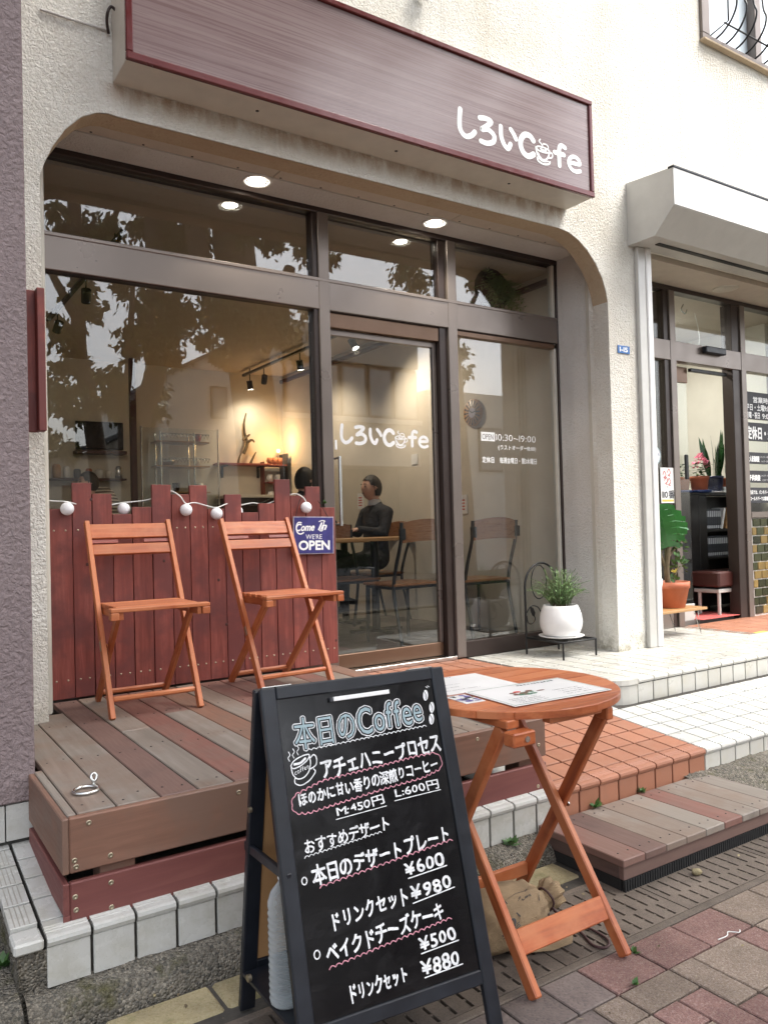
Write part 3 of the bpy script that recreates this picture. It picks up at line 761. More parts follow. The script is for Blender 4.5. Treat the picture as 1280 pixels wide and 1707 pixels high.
# recess: soffit, reveal, strips
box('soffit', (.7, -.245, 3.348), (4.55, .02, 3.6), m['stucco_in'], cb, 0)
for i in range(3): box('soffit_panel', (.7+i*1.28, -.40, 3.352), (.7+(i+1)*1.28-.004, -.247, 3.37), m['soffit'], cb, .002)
mb = MB()
for i in range(14):
    for yy in (-.265, -.385): mb.lathe([(0, -.0016), (.007, -.0012), (.0075, .001)], (.98+i*.26, yy, 3.352), 8)
mb.obj('soffit_screws', m['black_iron'], cb)['kind'] = 'stuff'
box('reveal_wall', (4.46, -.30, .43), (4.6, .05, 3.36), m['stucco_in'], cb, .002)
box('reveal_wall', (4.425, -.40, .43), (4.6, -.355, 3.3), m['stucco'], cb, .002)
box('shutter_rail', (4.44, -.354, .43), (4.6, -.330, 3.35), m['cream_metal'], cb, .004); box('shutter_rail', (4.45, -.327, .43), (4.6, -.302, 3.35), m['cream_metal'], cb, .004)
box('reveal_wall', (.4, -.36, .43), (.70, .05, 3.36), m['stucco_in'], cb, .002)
box('shutter_rail', (.60, -.395, .53), (.725, -.37, 3.35), m['cream_metal'], cb, .003); box('shutter_rail', (.60, -.368, .53), (.735, -.34, 3.35), m['cream_metal'], cb, .003)
box('partition_wall', (4.56, .0, .43), (4.93, 5.9, 3.6), m['wall_in'], cb, 0)
# ---- café storefront
def frame(x0, x1, z0, z1, y0=-.02, y1=.06, mat='bronze', par=cb, nm='window_frame', bev=.003): return box(nm, (x0, y0, z0), (x1, y1, z1), m[mat], par, bev)
frame(.70, 4.51, 3.316, 3.35, -.025, .07, 'bronze_dark')
frame(.70, 4.448, 2.712, 2.902, -.022, .06); frame(.70, 4.448, 2.885, 2.906, -.028, .05); frame(.70, 4.448, 2.708, 2.722, -.014, .05, 'bronze_dark')
frame(2.385, 2.46, .45, 3.32, -.026, .07); frame(2.352, 2.384, .45, 3.32, -.012, .07, 'bronze_dark')
frame(3.395, 3.472, .44, 3.32, -.026, .07); frame(3.33, 3.394, .44, 3.32, -.004, .08, 'bronze_dark')
frame(4.450, 4.515, .44, 3.32, -.022, .07, 'bronze_dark')
frame(4.425, 4.449, .54, 2.71, -.004, .05, 'cream_metal'); frame(4.425, 4.449, 2.91, 3.315, -.004, .05, 'cream_metal')
frame(3.473, 4.449, .435, .545, -.016, .06, 'bronze_dark'); frame(.70, 2.351, .45, .6, -.016, .06)
frame(3.473, 4.449, 2.672, 2.707, -.004, .05, 'bronze_red')
for (a, b, c, d, lab) in ((.735, 2.351, .6, 2.71, None), (.735, 2.351, 2.908, 3.314, None), (2.461, 3.329, 2.908, 3.314, None), (3.473, 4.424, 2.908, 3.314, None), (3.473, 4.424, .546, 2.67, None)):
    box('pane', (a, .022, c), (b, .028, d), m['glass'], cb, 0)
# door
frame(2.461, 3.329, 2.615, 2.707, .005, .06, 'bronze_red', nm='door_head')
dr_ = box('door', (2.463, .04, .462), (3.328, .075, .552), m['bronze_red'], cb, .003)
dr2 = dr_
def sub(nm, lo, hi, mat, bev=.003): return box(nm, lo, hi, m[mat], dr_, bev)
WM[dr_.name] = WM[dr_.name]
sub('stile', (3.300, .04, .553), (3.328, .075, 2.612), 'bronze'); sub('stile', (2.463, .04, .553), (2.483, .075, 2.612), 'bronze'); sub('rail', (2.484, .04, 2.575), (3.299, .075, 2.612), 'bronze')
sub('pane', (2.484, .055, .553), (3.299, .061, 2.574), 'glass', 0)
mb = MB(); mb.tube([(2.505, -.02, 1.80), (2.505, -.02, 1.365)], .011, 10); mb.tube([(2.505, -.02, 1.79), (2.505, .045, 1.79)], .007, 8); mb.tube([(2.505, -.02, 1.375), (2.505, .045, 1.375)], .007, 8)
mb.obj('handle', m['steel'], dr_)
box('threshold', (2.43, -.03, .431), (3.39, .1, .458), m['steel'], cb, .004)
box('lock_plate', (2.468, -.03, 1.84), (2.482, -.025, 1.9), m['white_print'], cb, .001)

def logo(fl, x, y, s, mi=0):
    """the shop's lettering in rounded strokes: three kana, C, a steaming cup, f, e; s = height of a letter"""
    W_ = .19*s
    def st(p, n=6, w=W_): fl.line([(x+a*s, y+b*s) for a, b in smooth(p, n)], w, 0, mi)
    st([(.12, .98), (.08, .6), (.1, .25), (.3, .06), (.55, .14), (.72, .32)])
    st([(.95, .9), (1.2, .95), (1.45, .9), (1.25, .68), (1.02, .5), (1.3, .57), (1.56, .42), (1.52, .18), (1.25, .05), (.98, .06)])
    st([(1.88, .85), (1.88, .5), (2.0, .22), (2.18, .1), (2.3, .3)]); st([(2.33, .86), (2.46, .72), (2.56, .56)])
    st([(3.38, .72), (3.22, .86), (2.98, .84), (2.8, .62), (2.78, .35), (2.92, .12), (3.15, .06), (3.38, .2)], 6, .22*s)
    def th(p, w=.06, n=6): fl.line([(x+a*s, y+b*s) for a, b in smooth(p, n)], w*s, 0, mi)
    th([(3.5, .5), (3.62, .42), (3.85, .4), (4.08, .44), (4.16, .52), (4.05, .57), (3.85, .59), (3.62, .57), (3.5, .5)]); th([(3.5, .5), (3.54, .3), (3.64, .16), (3.82, .1), (4.0, .16), (4.12, .34), (4.16, .5)], .075)
    th([(4.15, .46), (4.28, .46), (4.3, .34), (4.2, .26), (4.1, .26)]); th([(3.55, .12), (3.6, 0), (3.85, -.06), (4.1, 0), (4.17, .1)], .075); th([(3.62, .1), (3.85, .04), (4.08, .1)], .05)
    th([(3.72, .86), (3.66, .78), (3.74, .72), (3.82, .66), (3.78, .6)], .055); th([(3.86, .72), (4.0, .74), (4.1, .68), (4.1, .6)], .05); th([(3.74, .5), (3.86, .46), (3.98, .5)], .09); th([(3.6, .3), (3.66, .2), (3.74, .14)], .07)
    st([(4.95, .86), (4.78, .9), (4.66, .78), (4.64, .5), (4.64, .08)]); st([(4.42, .55), (4.66, .56), (4.88, .56)], 3)
    st([(5.16, .34), (5.45, .36), (5.7, .4), (5.6, .58), (5.38, .62), (5.18, .5), (5.12, .28), (5.25, .1), (5.48, .05), (5.7, .12)], 6, .165*s)
FRONT = lambda x, y, z: Matrix.Translation((x, y, z)) @ Matrix.Rotation(pi/2, 4, 'X')
fl = Flat(); logo(fl, 0, 0, .121); fl.obj('door_lettering', [m['white_print']], dr_, FRONT(2.555, .0535, 1.89) @ Matrix.Rotation(-.012, 4, 'Z'))
fl = Flat()
fl.rect(-.005, -.008, .125, .056); fl.text('OPEN', .006, .004, .055, .108, 'r', z=.0005, mi=1)
_P = lambda: FRONT(3.70, .0195, 1.955) @ Matrix.Rotation(-.006, 4, 'Z')
fl.obj('open_label', [m['white_print'], m['bronze']], cb, _P())
fl = Flat(); fl.text('10:30~19:00', .135, .0, .068, .40, 'r'); fl.obj('hours_lettering', [m['white_print']], cb, _P())
fl = Flat(); fl.text('(ラストオーダー18:00)', .155, -.062, .038, .375, 'b'); fl.obj('last_order_lettering', [m['white_print']], cb, _P())
fl = Flat(); fl.text('定休日', .0, -.16, .046, .118, 'b'); fl.obj('closed_label', [m['white_print']], cb, _P()); fl = Flat(); fl.text('毎週金曜日・第3木曜日', .165, -.16, .046, .37, 'b')
fl.obj('closed_days_lettering', [m['white_print']], cb, FRONT(3.70, .0195, 1.955) @ Matrix.Rotation(-.006, 4, 'Z'))
# ---- soffit downlights
for i, x in enumerate((1.915, 3.185)):
    t = thing('downlight', ('lit round downlight in the soffit above the big window pane', 'lit round downlight in the soffit above the café door')[i], 'ceiling light', (x, -.175, 3.35), 0, 'downlights over the café front')
    mb = MB(); mb.lathe([(.062, .03), (.064, -.002), (.082, -.006), (.086, -.002), (.086, .004)], (x, -.175, 3.345), 28); mb.obj('trim_ring', m['white_plastic'], t)
    mb = MB(); mb.lathe([(0, -.016), (.03, -.013), (.05, -.003), (.061, .004)], (x, -.175, 3.352), 24); mb.obj('lamp_face', m['lamp'], t)
    ld = bpy.data.lights.new('downlight', 'SPOT'); ld.energy = 10; ld.spot_size = radians(110); ld.spot_blend = .6; ld.color = (1, .9, .75); ld.shadow_soft_size = .05
    lo = bpy.data.objects.new('downlight_lamp', ld); COL.objects.link(lo); lo.location = (x, -.175, 3.31)
# ---- second shop front
frame(4.95, 9.2, 3.32, 3.36, -.02, .07, 'bronze_dark'); frame(4.95, 9.2, 2.716, 2.885, -.022, .06)
for a, b in ((5.80, 5.875), (6.83, 6.905)): frame(a, b, .431, 3.32, -.026, .07)
for a, b in ((5.735, 5.799), (6.712, 6.829)): frame(a, b, .431, 3.32, -.01, .1, 'bronze_dark')
frame(4.95, 5.734, .431, .72, -.016, .06); frame(6.906, 9.2, 1.345, 1.40, -.03, .06)
for (a, b, c, d) in ((4.96, 5.734, .72, 2.716), (4.96, 5.734, 2.886, 3.32), (5.876, 6.711, 2.886, 3.32), (6.906, 9.2, 2.886, 3.32), (6.906, 9.2, 1.40, 2.716)):
    box('pane', (a, .022, c), (b, .028, d), m['glass_in'], cb, 0)
sd2 = box('sliding_door', (5.878, .08, .455), (6.165, .11, .60), m['silver'], cb, .003)
box('rail', (5.878, .08, 2.56), (6.165, .11, 2.70), m['bronze_red'], sd2, .003); box('pane', (5.88, .092, .601), (6.163, .098, 2.559), m['glass_in'], sd2, 0)
box('handle', (6.07, .055, 1.70), (6.115, .078, 1.92), m['black_iron'], sd2, .008)
box('door_sensor', (6.235, -.075, 2.815), (6.53, -.023, 2.875), m['black_paint'], cb, .008)
box('door_head', (6.166, .04, 2.66), (6.70, .075, 2.69), m['black_iron'], cb, .003)
box('soffit', (4.86, -.39, 3.362), (9.2, .02, 3.6), m['soffit'], cb, 0)
box('reveal_wall', (4.86, -.39, .43), (4.95, .02, 3.36), m['stucco_in'], cb, .002)
mb = MB(); mb.lathe([(0, .0), (.085, 0), (.1, -.006), (.108, -.003), (.11, .002)], (6.35, -.2, 3.36), 28); mb.obj('soffit_lamp', m['cream_metal'], cb)
# green and ochre glazed tiles under the right-hand window
box('tile_backing', (6.906, -.012, .431), (8.4, .06, 1.345), m['groutw'], cb, 0)
for r in range(11):
    z0 = .445+r*.0815
    x = 6.93-(.06 if r % 2 else 0)
    while x < 8.3:
        w = .118
        a = max(x, 6.91)
        if x+w-a > .02:
            box('glazed_tile', (a+.005, -.022, z0+.005), (x+w-.005, -.008, z0+.0765), m['tile_ochre'] if random.random() < .3 else m['tile_green'], cb, .003)
        x += w
# ================================================================== signs and shutter box on the façade
sg = thing('shop_sign', 'long projecting fascia sign with dark wood-print face and white hand-drawn café lettering', 'sign', (2.52, -.66, 3.47))
box('case', (1.016, -.765, 3.472), (4.03, -.541, 4.10), m['cream_metal'], sg, .003)
box('face_panel', (1.045, -.777, 3.505), (4.005, -.7655, 4.075), m['sign_face'], sg, .001)
box('trim', (1.012, -.792, 3.468), (4.034, -.766, 3.504), m['sign_trim'], sg, .004); box('trim', (1.012, -.792, 4.076), (4.034, -.766, 4.106), m['sign_trim'], sg, .004)
box('trim', (1.012, -.790, 3.505), (1.044, -.766, 4.075), m['sign_trim'], sg, .004); box('trim', (4.006, -.790, 3.505), (4.034, -.766, 4.075), m['sign_trim'], sg, .004)
fl = Flat(); logo(fl, 0, 0, .163); fl.obj('lettering', [m['white_print']], sg, FRONT(2.905, -.7785, 3.600) @ Matrix.Scale(1.085, 4, (1, 0, 0)))
mb = MB()
for x in (1.7, 2.55, 3.4): mb.lathe([(0, -.001), (.009, -.001), (.009, .001)], (x, -.66, 3.471), 10)
mb.obj('drain_holes', m['black_iron'], sg)['kind'] = 'stuff'
mb = MB(); mb.tube(smooth([(.70, -.548, 3.715), (.85, -.55, 3.712), (1.0, -.55, 3.715)], 5), .006, 8)
mb.obj('cable', m['stucco_in'], cb)
mb = MB(); mb.tube(smooth([(1.0, -.55, 3.70), (.985, -.58, 3.735), (.985, -.60, 3.77), (1.0, -.60, 3.80), (1.02, -.6, 3.79)], 6), .007, 8)
mb.obj('cable_hook', m['bronze_dark'], sg)
mb = MB(); mb.sphere((2.83, -.6, 4.52), .05, 8, 0, (1.3, 1, .8)); tag(mb.obj('outside_light', m['black_iron']), 'small black lamp on the white stucco above the fascia sign', 'lamp')
# shutter box
sh = thing('shutter_box', 'white and grey shutter housing projecting over the second shop entrance', 'shutter', (6, -.7, 3.5))
mb = MB(); prof = [(-.541, 3.335), (-.775, 3.335), (-.936, 3.495), (-.936, 3.755), (-.541, 3.79)]
for x0, x1 in ((4.65, 9.2),):
    n = 5; V = [(x0, a, b) for a, b in prof]+[(x1, a, b) for a, b in prof]
    mb.add(V, [tuple(range(5))[::-1], tuple(range(5, 10))]+[(i, (i+1) % n, (i+1) % n+n, i+n) for i in range(n)])
mb.obj('housing', m['silver'], sh, fix=True)
box('fascia', (4.652, -.942, 3.50), (9.2, -.9365, 3.752), m['silver_white'], sh, .001)
box('top_edge', (4.645, -.948, 3.753), (9.2, -.90, 3.768), m['black_paint'], sh, .002); box('slot', (4.8, -.70, 3.329), (9.2, -.66, 3.336), m['black_iron'], sh, .001)
box('guide_rail', (4.715, -.575, .432), (4.795, -.541, 3.334), m['silver'], sh, .004); box('guide_rail', (4.797, -.585, .432), (4.855, -.541, 3.334), m['silver_white'], sh, .006)
# address plate
ad = box('address_plate', (4.502, -.5475, 2.545), (4.628, -.5415, 2.60), m['blue_plate'], None, .001); tag(ad, 'small blue address plate reading 1-15 on the white pillar', 'plate')
fl = Flat(); fl.text('1-15', -.045, -.016, .045, .09, 'b'); fl.obj('lettering', [m['white_print']], ad, FRONT(4.565, -.5485, 2.5725))
# upstairs window with bowed grille
uw = thing('upstairs_window', 'upper floor window in dark frame behind a bowed iron grille', 'window', (6.25, -.5, 5.2))
box('frame', (5.60, -.565, 5.15), (7.0, -.42, 5.205), m['bronze'], uw, .004); box('frame', (5.60, -.565, 5.206), (5.70, -.42, 6.42), m['bronze'], uw, .004); box('frame', (6.37, -.545, 5.206), (6.46, -.43, 6.42), m['bronze'], uw, .004)
box('sill_lip', (5.59, -.59, 5.13), (7.0, -.541, 5.149), m['rim'], uw, .003)
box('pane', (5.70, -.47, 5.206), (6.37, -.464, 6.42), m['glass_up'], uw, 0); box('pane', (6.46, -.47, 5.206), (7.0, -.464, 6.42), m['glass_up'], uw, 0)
for i in range(8):
    x = 5.80+i*.135
    mb = MB(); mb.tube(smooth([(x, -.70, 6.4), (x, -.71, 5.6), (x, -.74, 5.42), (x, -.70, 5.31), (x, -.62, 5.24), (x, -.55, 5.215)], 5), .008, 6); mb.obj('bar', m['black_iron'], uw)
mb = MB(); mb.tube([(5.75, -.66, 5.27), (6.9, -.66, 5.27)], .007, 6); mb.tube([(5.74, -.53, 5.225), (5.74, -.7, 5.26), (5.74, -.71, 6.4)], .006, 6); mb.obj('cross_bar', m['black_iron'], uw)
# ================================================================== neighbouring building
nb = thing('neighbour_building', 'mauve textured stucco corner of the neighbouring building', 'building', (-1, -1, 0))
box('wall', (-3.5, -1.31, .437), (.497, 1.5, 7.5), m['purple'], nb, .006)
for i in range(6):
    x1 = .40-i*.135; box('base_tile', (x1-.131, -1.300, .31), (x1, -1.285, .432), m['tile_plinth'], nb, .0015)
box('base_tile', (.404, -1.30, .31), (.497, -1.285, .432), m['tile_plinth'], nb, .0015)
box('base_wall', (-3.5, -1.284, .0), (.497, 1.4, .436), m['mortar_dark'], nb, 0)
rb = thing('wooden_signboard', 'narrow red-stained wooden frame fixed edge-on to the white wall beside the mauve building', 'board', (.6, -.6, 1.8))
box('board', (.50, -.63, 1.80), (.655, -.60, 2.415), m['fence'], rb, .003); box('edge_post', (.640, -.685, 1.80), (.672, -.63, 2.415), m['fence'], rb, .003)
for z in (1.84, 2.33): box('bracket', (.50, -.6, z), (.62, -.541, z+.05), m['fence_x'], rb, .003)
# ================================================================== timber deck
dk = thing('timber_deck', 'raised timber deck with mixed weathered grey and red-brown boards', 'deck', (1.43, -1, .2))
ZD = .53
KEY = ['tan', 'grey', 'dark', 'mix', 'red', 'mix2', 'brown', 'grey', 'red', 'grey', 'dark', 'tan', 'red', 'grey', 'brown']
xe = [.522, .637, .773, .893, 1.016, 1.14, 1.264, 1.388, 1.512, 1.636, 1.76, 1.884, 2.008, 2.132, 2.256, 2.372]
for i in range(15):
    x0, x1 = xe[i]+.0025, xe[i+1]-.0025
    ya = -1.826
    yb = -.13 if i > 0 else -.56
    if i == 1: yb = -.40
    segs = {3: [(-1.826, -.93, 'grey'), (-.93, yb, 'tan')], 5: [(-1.826, -.72, 'grey'), (-.72, yb, 'red')], 9: [(-1.826, -1.2, 'grey'), (-1.2, yb, 'red')], 12: [(-1.826, -.9, 'tan'), (-.9, yb, 'red')]}.get(i, [(ya, yb, KEY[i])])
    for (a, b, k) in segs:
        box('deck_board', (x0, a+.001, ZD-.025), (x1, b-.001, ZD+random.uniform(-.0012, .0012)), m['dk_'+k+'_y'], dk, .003)
box('side_cap', (.495, -1.826, ZD-.03), (.520, -1.30, ZD+.001), m['dk_tan_y'], dk, .003)
mb = MB()
for i in range(15):
    for y in (-1.76, -1.22, -.66, -.2):
        for dx in (.03, .09):
            mb.lathe([(0, .0008), (.0035, .0006), (.0042, -.001)], (xe[i]+dx, y+random.uniform(-.03, .03), ZD+.0013), 6)
mb.obj('screw_heads', m['bronze_dark'], dk)['kind'] = 'stuff'
box('fascia_board', (.495, -1.852, .368), (2.402, -1.828, ZD-.002), m['dk_brown_x'], dk, .004)
box('fascia_board', (.495, -1.852, .212), (2.402, -1.828, .342), m['dk_maroon_x'], dk, .004)
box('fascia_board', (.475, -1.852, .368), (.494, -1.30, ZD-.002), m['dk_brown_y'], dk, .003); box('fascia_board', (.475, -1.852, .25), (.494, -1.30, .342), m['dk_maroon_y'], dk, .003)
box('fascia_board', (.475, -1.852, .212), (.494, -1.845, .251), m['dk_maroon_y'], dk, .001)
box('fascia_board', (2.376, -1.827, .368), (2.40, -.62, ZD-.002), m['dk_brown_y'], dk, .003)
for x in (.585, 1.45, 2.27):
    for y in (-1.826, -1.0): box('post', (x, y, zap(y)+.0), (x+.105, y+.09, ZD-.03), m['dk_brown_x'], dk, .003)
    box('joist', (x, -1.735, .40), (x+.04, -.3, ZD-.027), m['dk_brown_y'], dk, .002)
mb = MB(); MR = Matrix.Rotation(pi/2, 4, 'X')
for (x, z) in ((.55, .505), (.61, .395), (.508, .405), (.512, .386), (1.02, .497), (1.35, .42), (2.03, .50), (2.36, .42), (.61, .315), (.61, .242), (.508, .30), (.51, .262), (2.35, .315), (2.35, .25), (1.4, .31), (1.4, .24)):
    k = len(mb.v); mb.lathe([(0, .0008), (.003, .0002), (.0042, .0022), (.0075, .002), (.0085, -.001)], (0, 0, 0), 10)
    for q in range(k, len(mb.v)):
        v = mb.v[q]; mb.v[q] = (x+v[0], -1.852-v[2], z+v[1])
mb.obj('screw_heads', m['zinc'], dk)['kind'] = 'stuff'
mb = MB()
mb.tube([(.59+.038*cos(2*pi*i/20), -1.64+.038*sin(2*pi*i/20), .537) for i in range(20)], .006, 8, closed=True)
mb.tube([(.625, -1.60, .53), (.625, -1.60, .555)], .008, 8); mb.tube([(.625+.009*cos(2*pi*i/14), -1.60+.004*sin(2*pi*i/14), .562+.011*sin(2*pi*i/14)) for i in range(14)], .005, 6, closed=True)
tag(mb.obj('eye_bolt', m['steel']), 'shiny steel ring anchor lying on the front corner of the deck', 'ring bolt')
# ================================================================== picket screen on the deck
fe = thing('picket_fence', 'maroon board screen with stepped tops standing across the café window', 'fence', (1.6, -.1, .53))
FT = [(0.771, 0.891, 1.484), (0.892, 0.988, 1.615), (0.99, 1.089, 1.56), (1.09, 1.19, 1.454), (1.192, 1.294, 1.49), (1.296, 1.401, 1.609), (1.402, 1.503, 1.557), (1.504, 1.604, 1.607), (1.605, 1.705, 1.477), (1.706, 1.806, 1.557), (1.807, 1.911, 1.454), (1.912, 2.014, 1.505), (2.016, 2.115, 1.645), (2.116, 2.215, 1.55), (2.216, 2.314, 1.604), (2.315, 2.414, 1.478)]
mn = MB()
for a, b, z in FT:
    box('board', (a+.001, -.1, ZD+.004), (b-.0012, -.08+random.uniform(-.002, .002), z), m['fence'], fe, .002)
    for zz in (.625, 1.375):
        for f in (.27, .73):
            k = len(mn.v); mn.lathe([(0, .0028), (.003, .0022), (.0052, 0)], (0, 0, 0), 8)
            for q in range(k, len(mn.v)):
                v = mn.v[q]; mn.v[q] = (a+(b-a)*f+v[0]+.0, -.1-v[2], zz+v[1]+random.uniform(-.0, .0))
mn.obj('nail_heads', m['zinc'], fe)['kind'] = 'stuff'
for z in (.62, 1.35): box('rail', (.78, -.078, z), (2.41, -.045, z+.07), m['fence_x'], fe, .003)
mb = MB(); 
for (x, z) in ((.985, 1.53), (1.355, 1.20), (1.66, 1.08), (1.70, .83), (2.40, .67), (.96, 1.2)):
    k = len(mb.v); mb.lathe([(0, .0004), (.007, .0003), (.0085, -.0006)], (0, 0, 0), 10)
    for q in range(k, len(mb.v)):
        v = mb.v[q]; mb.v[q] = (x+v[0], -.1-v[2], z+v[1]*1.2)
mb.obj('knots', m['maroon_in'], fe)['kind'] = 'stuff'
# ball lights on a string
st = thing('string_lights', 'white string of ball lights draped along the top of the maroon screen', 'string lights', (1.5, -.13, 1.45))
balls = [(.861, -.135, 1.483), (1.159, -.06, 1.481), (1.47, -.135, 1.471), (1.643, -.135, 1.449), (1.80, -.05, 1.461), (2.2, -.135, 1.478)]
for b in balls: mb = MB(); mb.sphere(b, .033, 10); mb.obj('ball', m['cotton'], st)
mb = MB()
path = [(.70, -.12, 1.53), (.80, -.13, 1.522), (.862, -.135, 1.517), (.95, -.07, 1.50), (1.03, -.06, 1.49), (1.10, -.06, 1.505), (1.159, -.06, 1.515), (1.29, -.06, 1.53), (1.36, -.06, 1.57), (1.405, -.09, 1.575), (1.44, -.13, 1.545), (1.47, -.135, 1.505), (1.52, -.13, 1.51), (1.60, -.125, 1.49), (1.643, -.135, 1.482), (1.70, -.12, 1.50), (1.76, -.05, 1.51), (1.80, -.05, 1.495), (1.9, -.05, 1.51), (1.97, -.05, 1.50), (2.06, -.06, 1.53), (2.14, -.1, 1.56), (2.18, -.13, 1.54), (2.2, -.135, 1.512)]
mb.tube(smooth(path, 5), .0035, 6); mb.obj('cord', m['cord_white'], st)
# open sign
os_ = thing('open_sign', 'blue worn tin sign reading Come In We\'re Open hanging on the maroon screen', 'sign', (2.25, -.115, 1.3), 0)
MO = Matrix.Translation((2.25, -.125, 1.312)) @ Matrix.Rotation(radians(1.2), 4, 'Y')
link('plate', boxmesh(.272, .006, .222, m['sign_edge'], .001), os_, MO)
link('face', boxmesh(.260, .002, .212, m['sign_blue'], .0005), os_, MO @ Matrix.Translation((0, -.0042, 0)))
fl = Flat(); T = lambda *a, **k: fl.text(*a, **k)
T('Come', -.118, .025, .062, .128, 'b', slant=.35, rise=.004); T('In', .04, .032, .062, .058, 'b', slant=.35, rise=.002)
fl.line(smooth([(-.085, .075), (-.105, .075), (-.118, .05), (-.11, .018), (-.09, .008), (-.07, .016)], 6), .0075)
fl.line(smooth([(.035, .082), (.055, .088), (.075, .084)], 4), .006); fl.line(smooth([(.03, .036), (.045, .026), (.06, .034), (.068, .08)], 4), .006)
T("WE'RE", -.055, -.022, .04, .112, 'r'); T('OPEN', -.10, -.085, .076, .212, 'h')
fl.obj('lettering', [m['white_print']], os_, MO @ Matrix.Translation((0, -.0056, 0)) @ Matrix.Rotation(pi/2, 4, 'X'))
mb = MB(); mb.tube(smooth([(2.135, -.12, 1.42), (2.17, -.112, 1.52), (2.205, -.115, 1.555)], 4), .0022, 5); mb.tube(smooth([(2.355, -.12, 1.42), (2.32, -.112, 1.48), (2.29, -.115, 1.52)], 4), .0022, 5); mb.obj('hanging_cord', m['cord_brown'], os_)
tuft('clip_leaf', 'green plastic sprig clipped on the screen above the blue open sign', (2.345, -.10, 1.50), .03, 18); bpy.data.objects['clip_leaf']['category'] = 'sprig'; bpy.data.objects['clip_leaf'].pop('group', None)
# ================================================================== low wooden step board
ws = thing('wooden_step', 'low timber step of grey boards with one red board by the tiled terrace', 'step', (2.83, -2.1, 0))
cols = ['red', 'dark', 'grey', 'grey', 'tan', 'red', 'grey', 'grey', 'grey']
xw = 2.285
for i, k in enumerate(cols):
    box('step_board', (xw+i*.1225+.001, -2.345, .093), (xw+(i+1)*.1225-.001, -1.912, .121+random.uniform(-.001, .001)), m['dk_'+k+'_y'], ws, .003)
box('rim_board', (xw+.012, -2.335, .042), (xw+1.09, -2.312, .0925), m['dk_dark_x'], ws, .002); box('rim_board', (xw+.012, -2.311, .042), (xw+.035, -1.95, .0925), m['dk_dark_y'], ws, .002)
box('rim_board', (xw+1.07, -2.311, .042), (xw+1.09, -1.95, .0925), m['dk_dark_y'], ws, .002); box('bearer', (xw+.04, -2.1, .03), (xw+1.06, -2.05, .0925), m['dk_dark_x'], ws, .002)
mb = MB()
for i in range(76): mb.box((xw+.015+i*.0142, -2.338, .0), (xw+.023+i*.0142, -2.325, .041))
mb.box((xw+.012, -2.334, .018), (xw+1.09, -2.328, .041)); mb.box((xw+.014, -2.32, .0), (xw+.03, -1.98, .041)); mb.box((xw+1.07, -2.32, .0), (xw+1.088, -1.98, .041))
mb.obj('rubber_comb', m['rubber'], ws)
mb = MB()
for i in range(9):
    for y in (-2.29, -1.96):
        for dx in (.035, .09): mb.lathe([(0, .0008), (.0035, .0006), (.0042, -.001)], (xw+i*.1225+dx, y, .1225), 6)
mb.obj('screw_heads', m['bronze_dark'], ws)['kind'] = 'stuff'
# litter
mb = MB(); mb.sphere((2.63, -2.40, .012), .02, 5, 0, (1.3, .8, .6)); o = mb.obj('crumpled_scrap', m['stone_tan'])
for v in o.data.vertices: v.co += Vector((noise.noise(v.co*90), noise.noise(v.co*90+Vector((5, 1, 2))), noise.noise(v.co*70)))*.006
tag(o, 'crumpled tan scrap lying on the drain cover before the wooden step', 'litter')
mb = MB(); mb.tube(smooth([(2.27, -2.73, .004), (2.31, -2.735, .006), (2.34, -2.72, .004), (2.36, -2.745, .006), (2.38, -2.735, .004)], 5), .0018, 5); tag(mb.obj('string_scrap', m['cord_white']), 'short white scrap of string on the red pavers', 'litter')
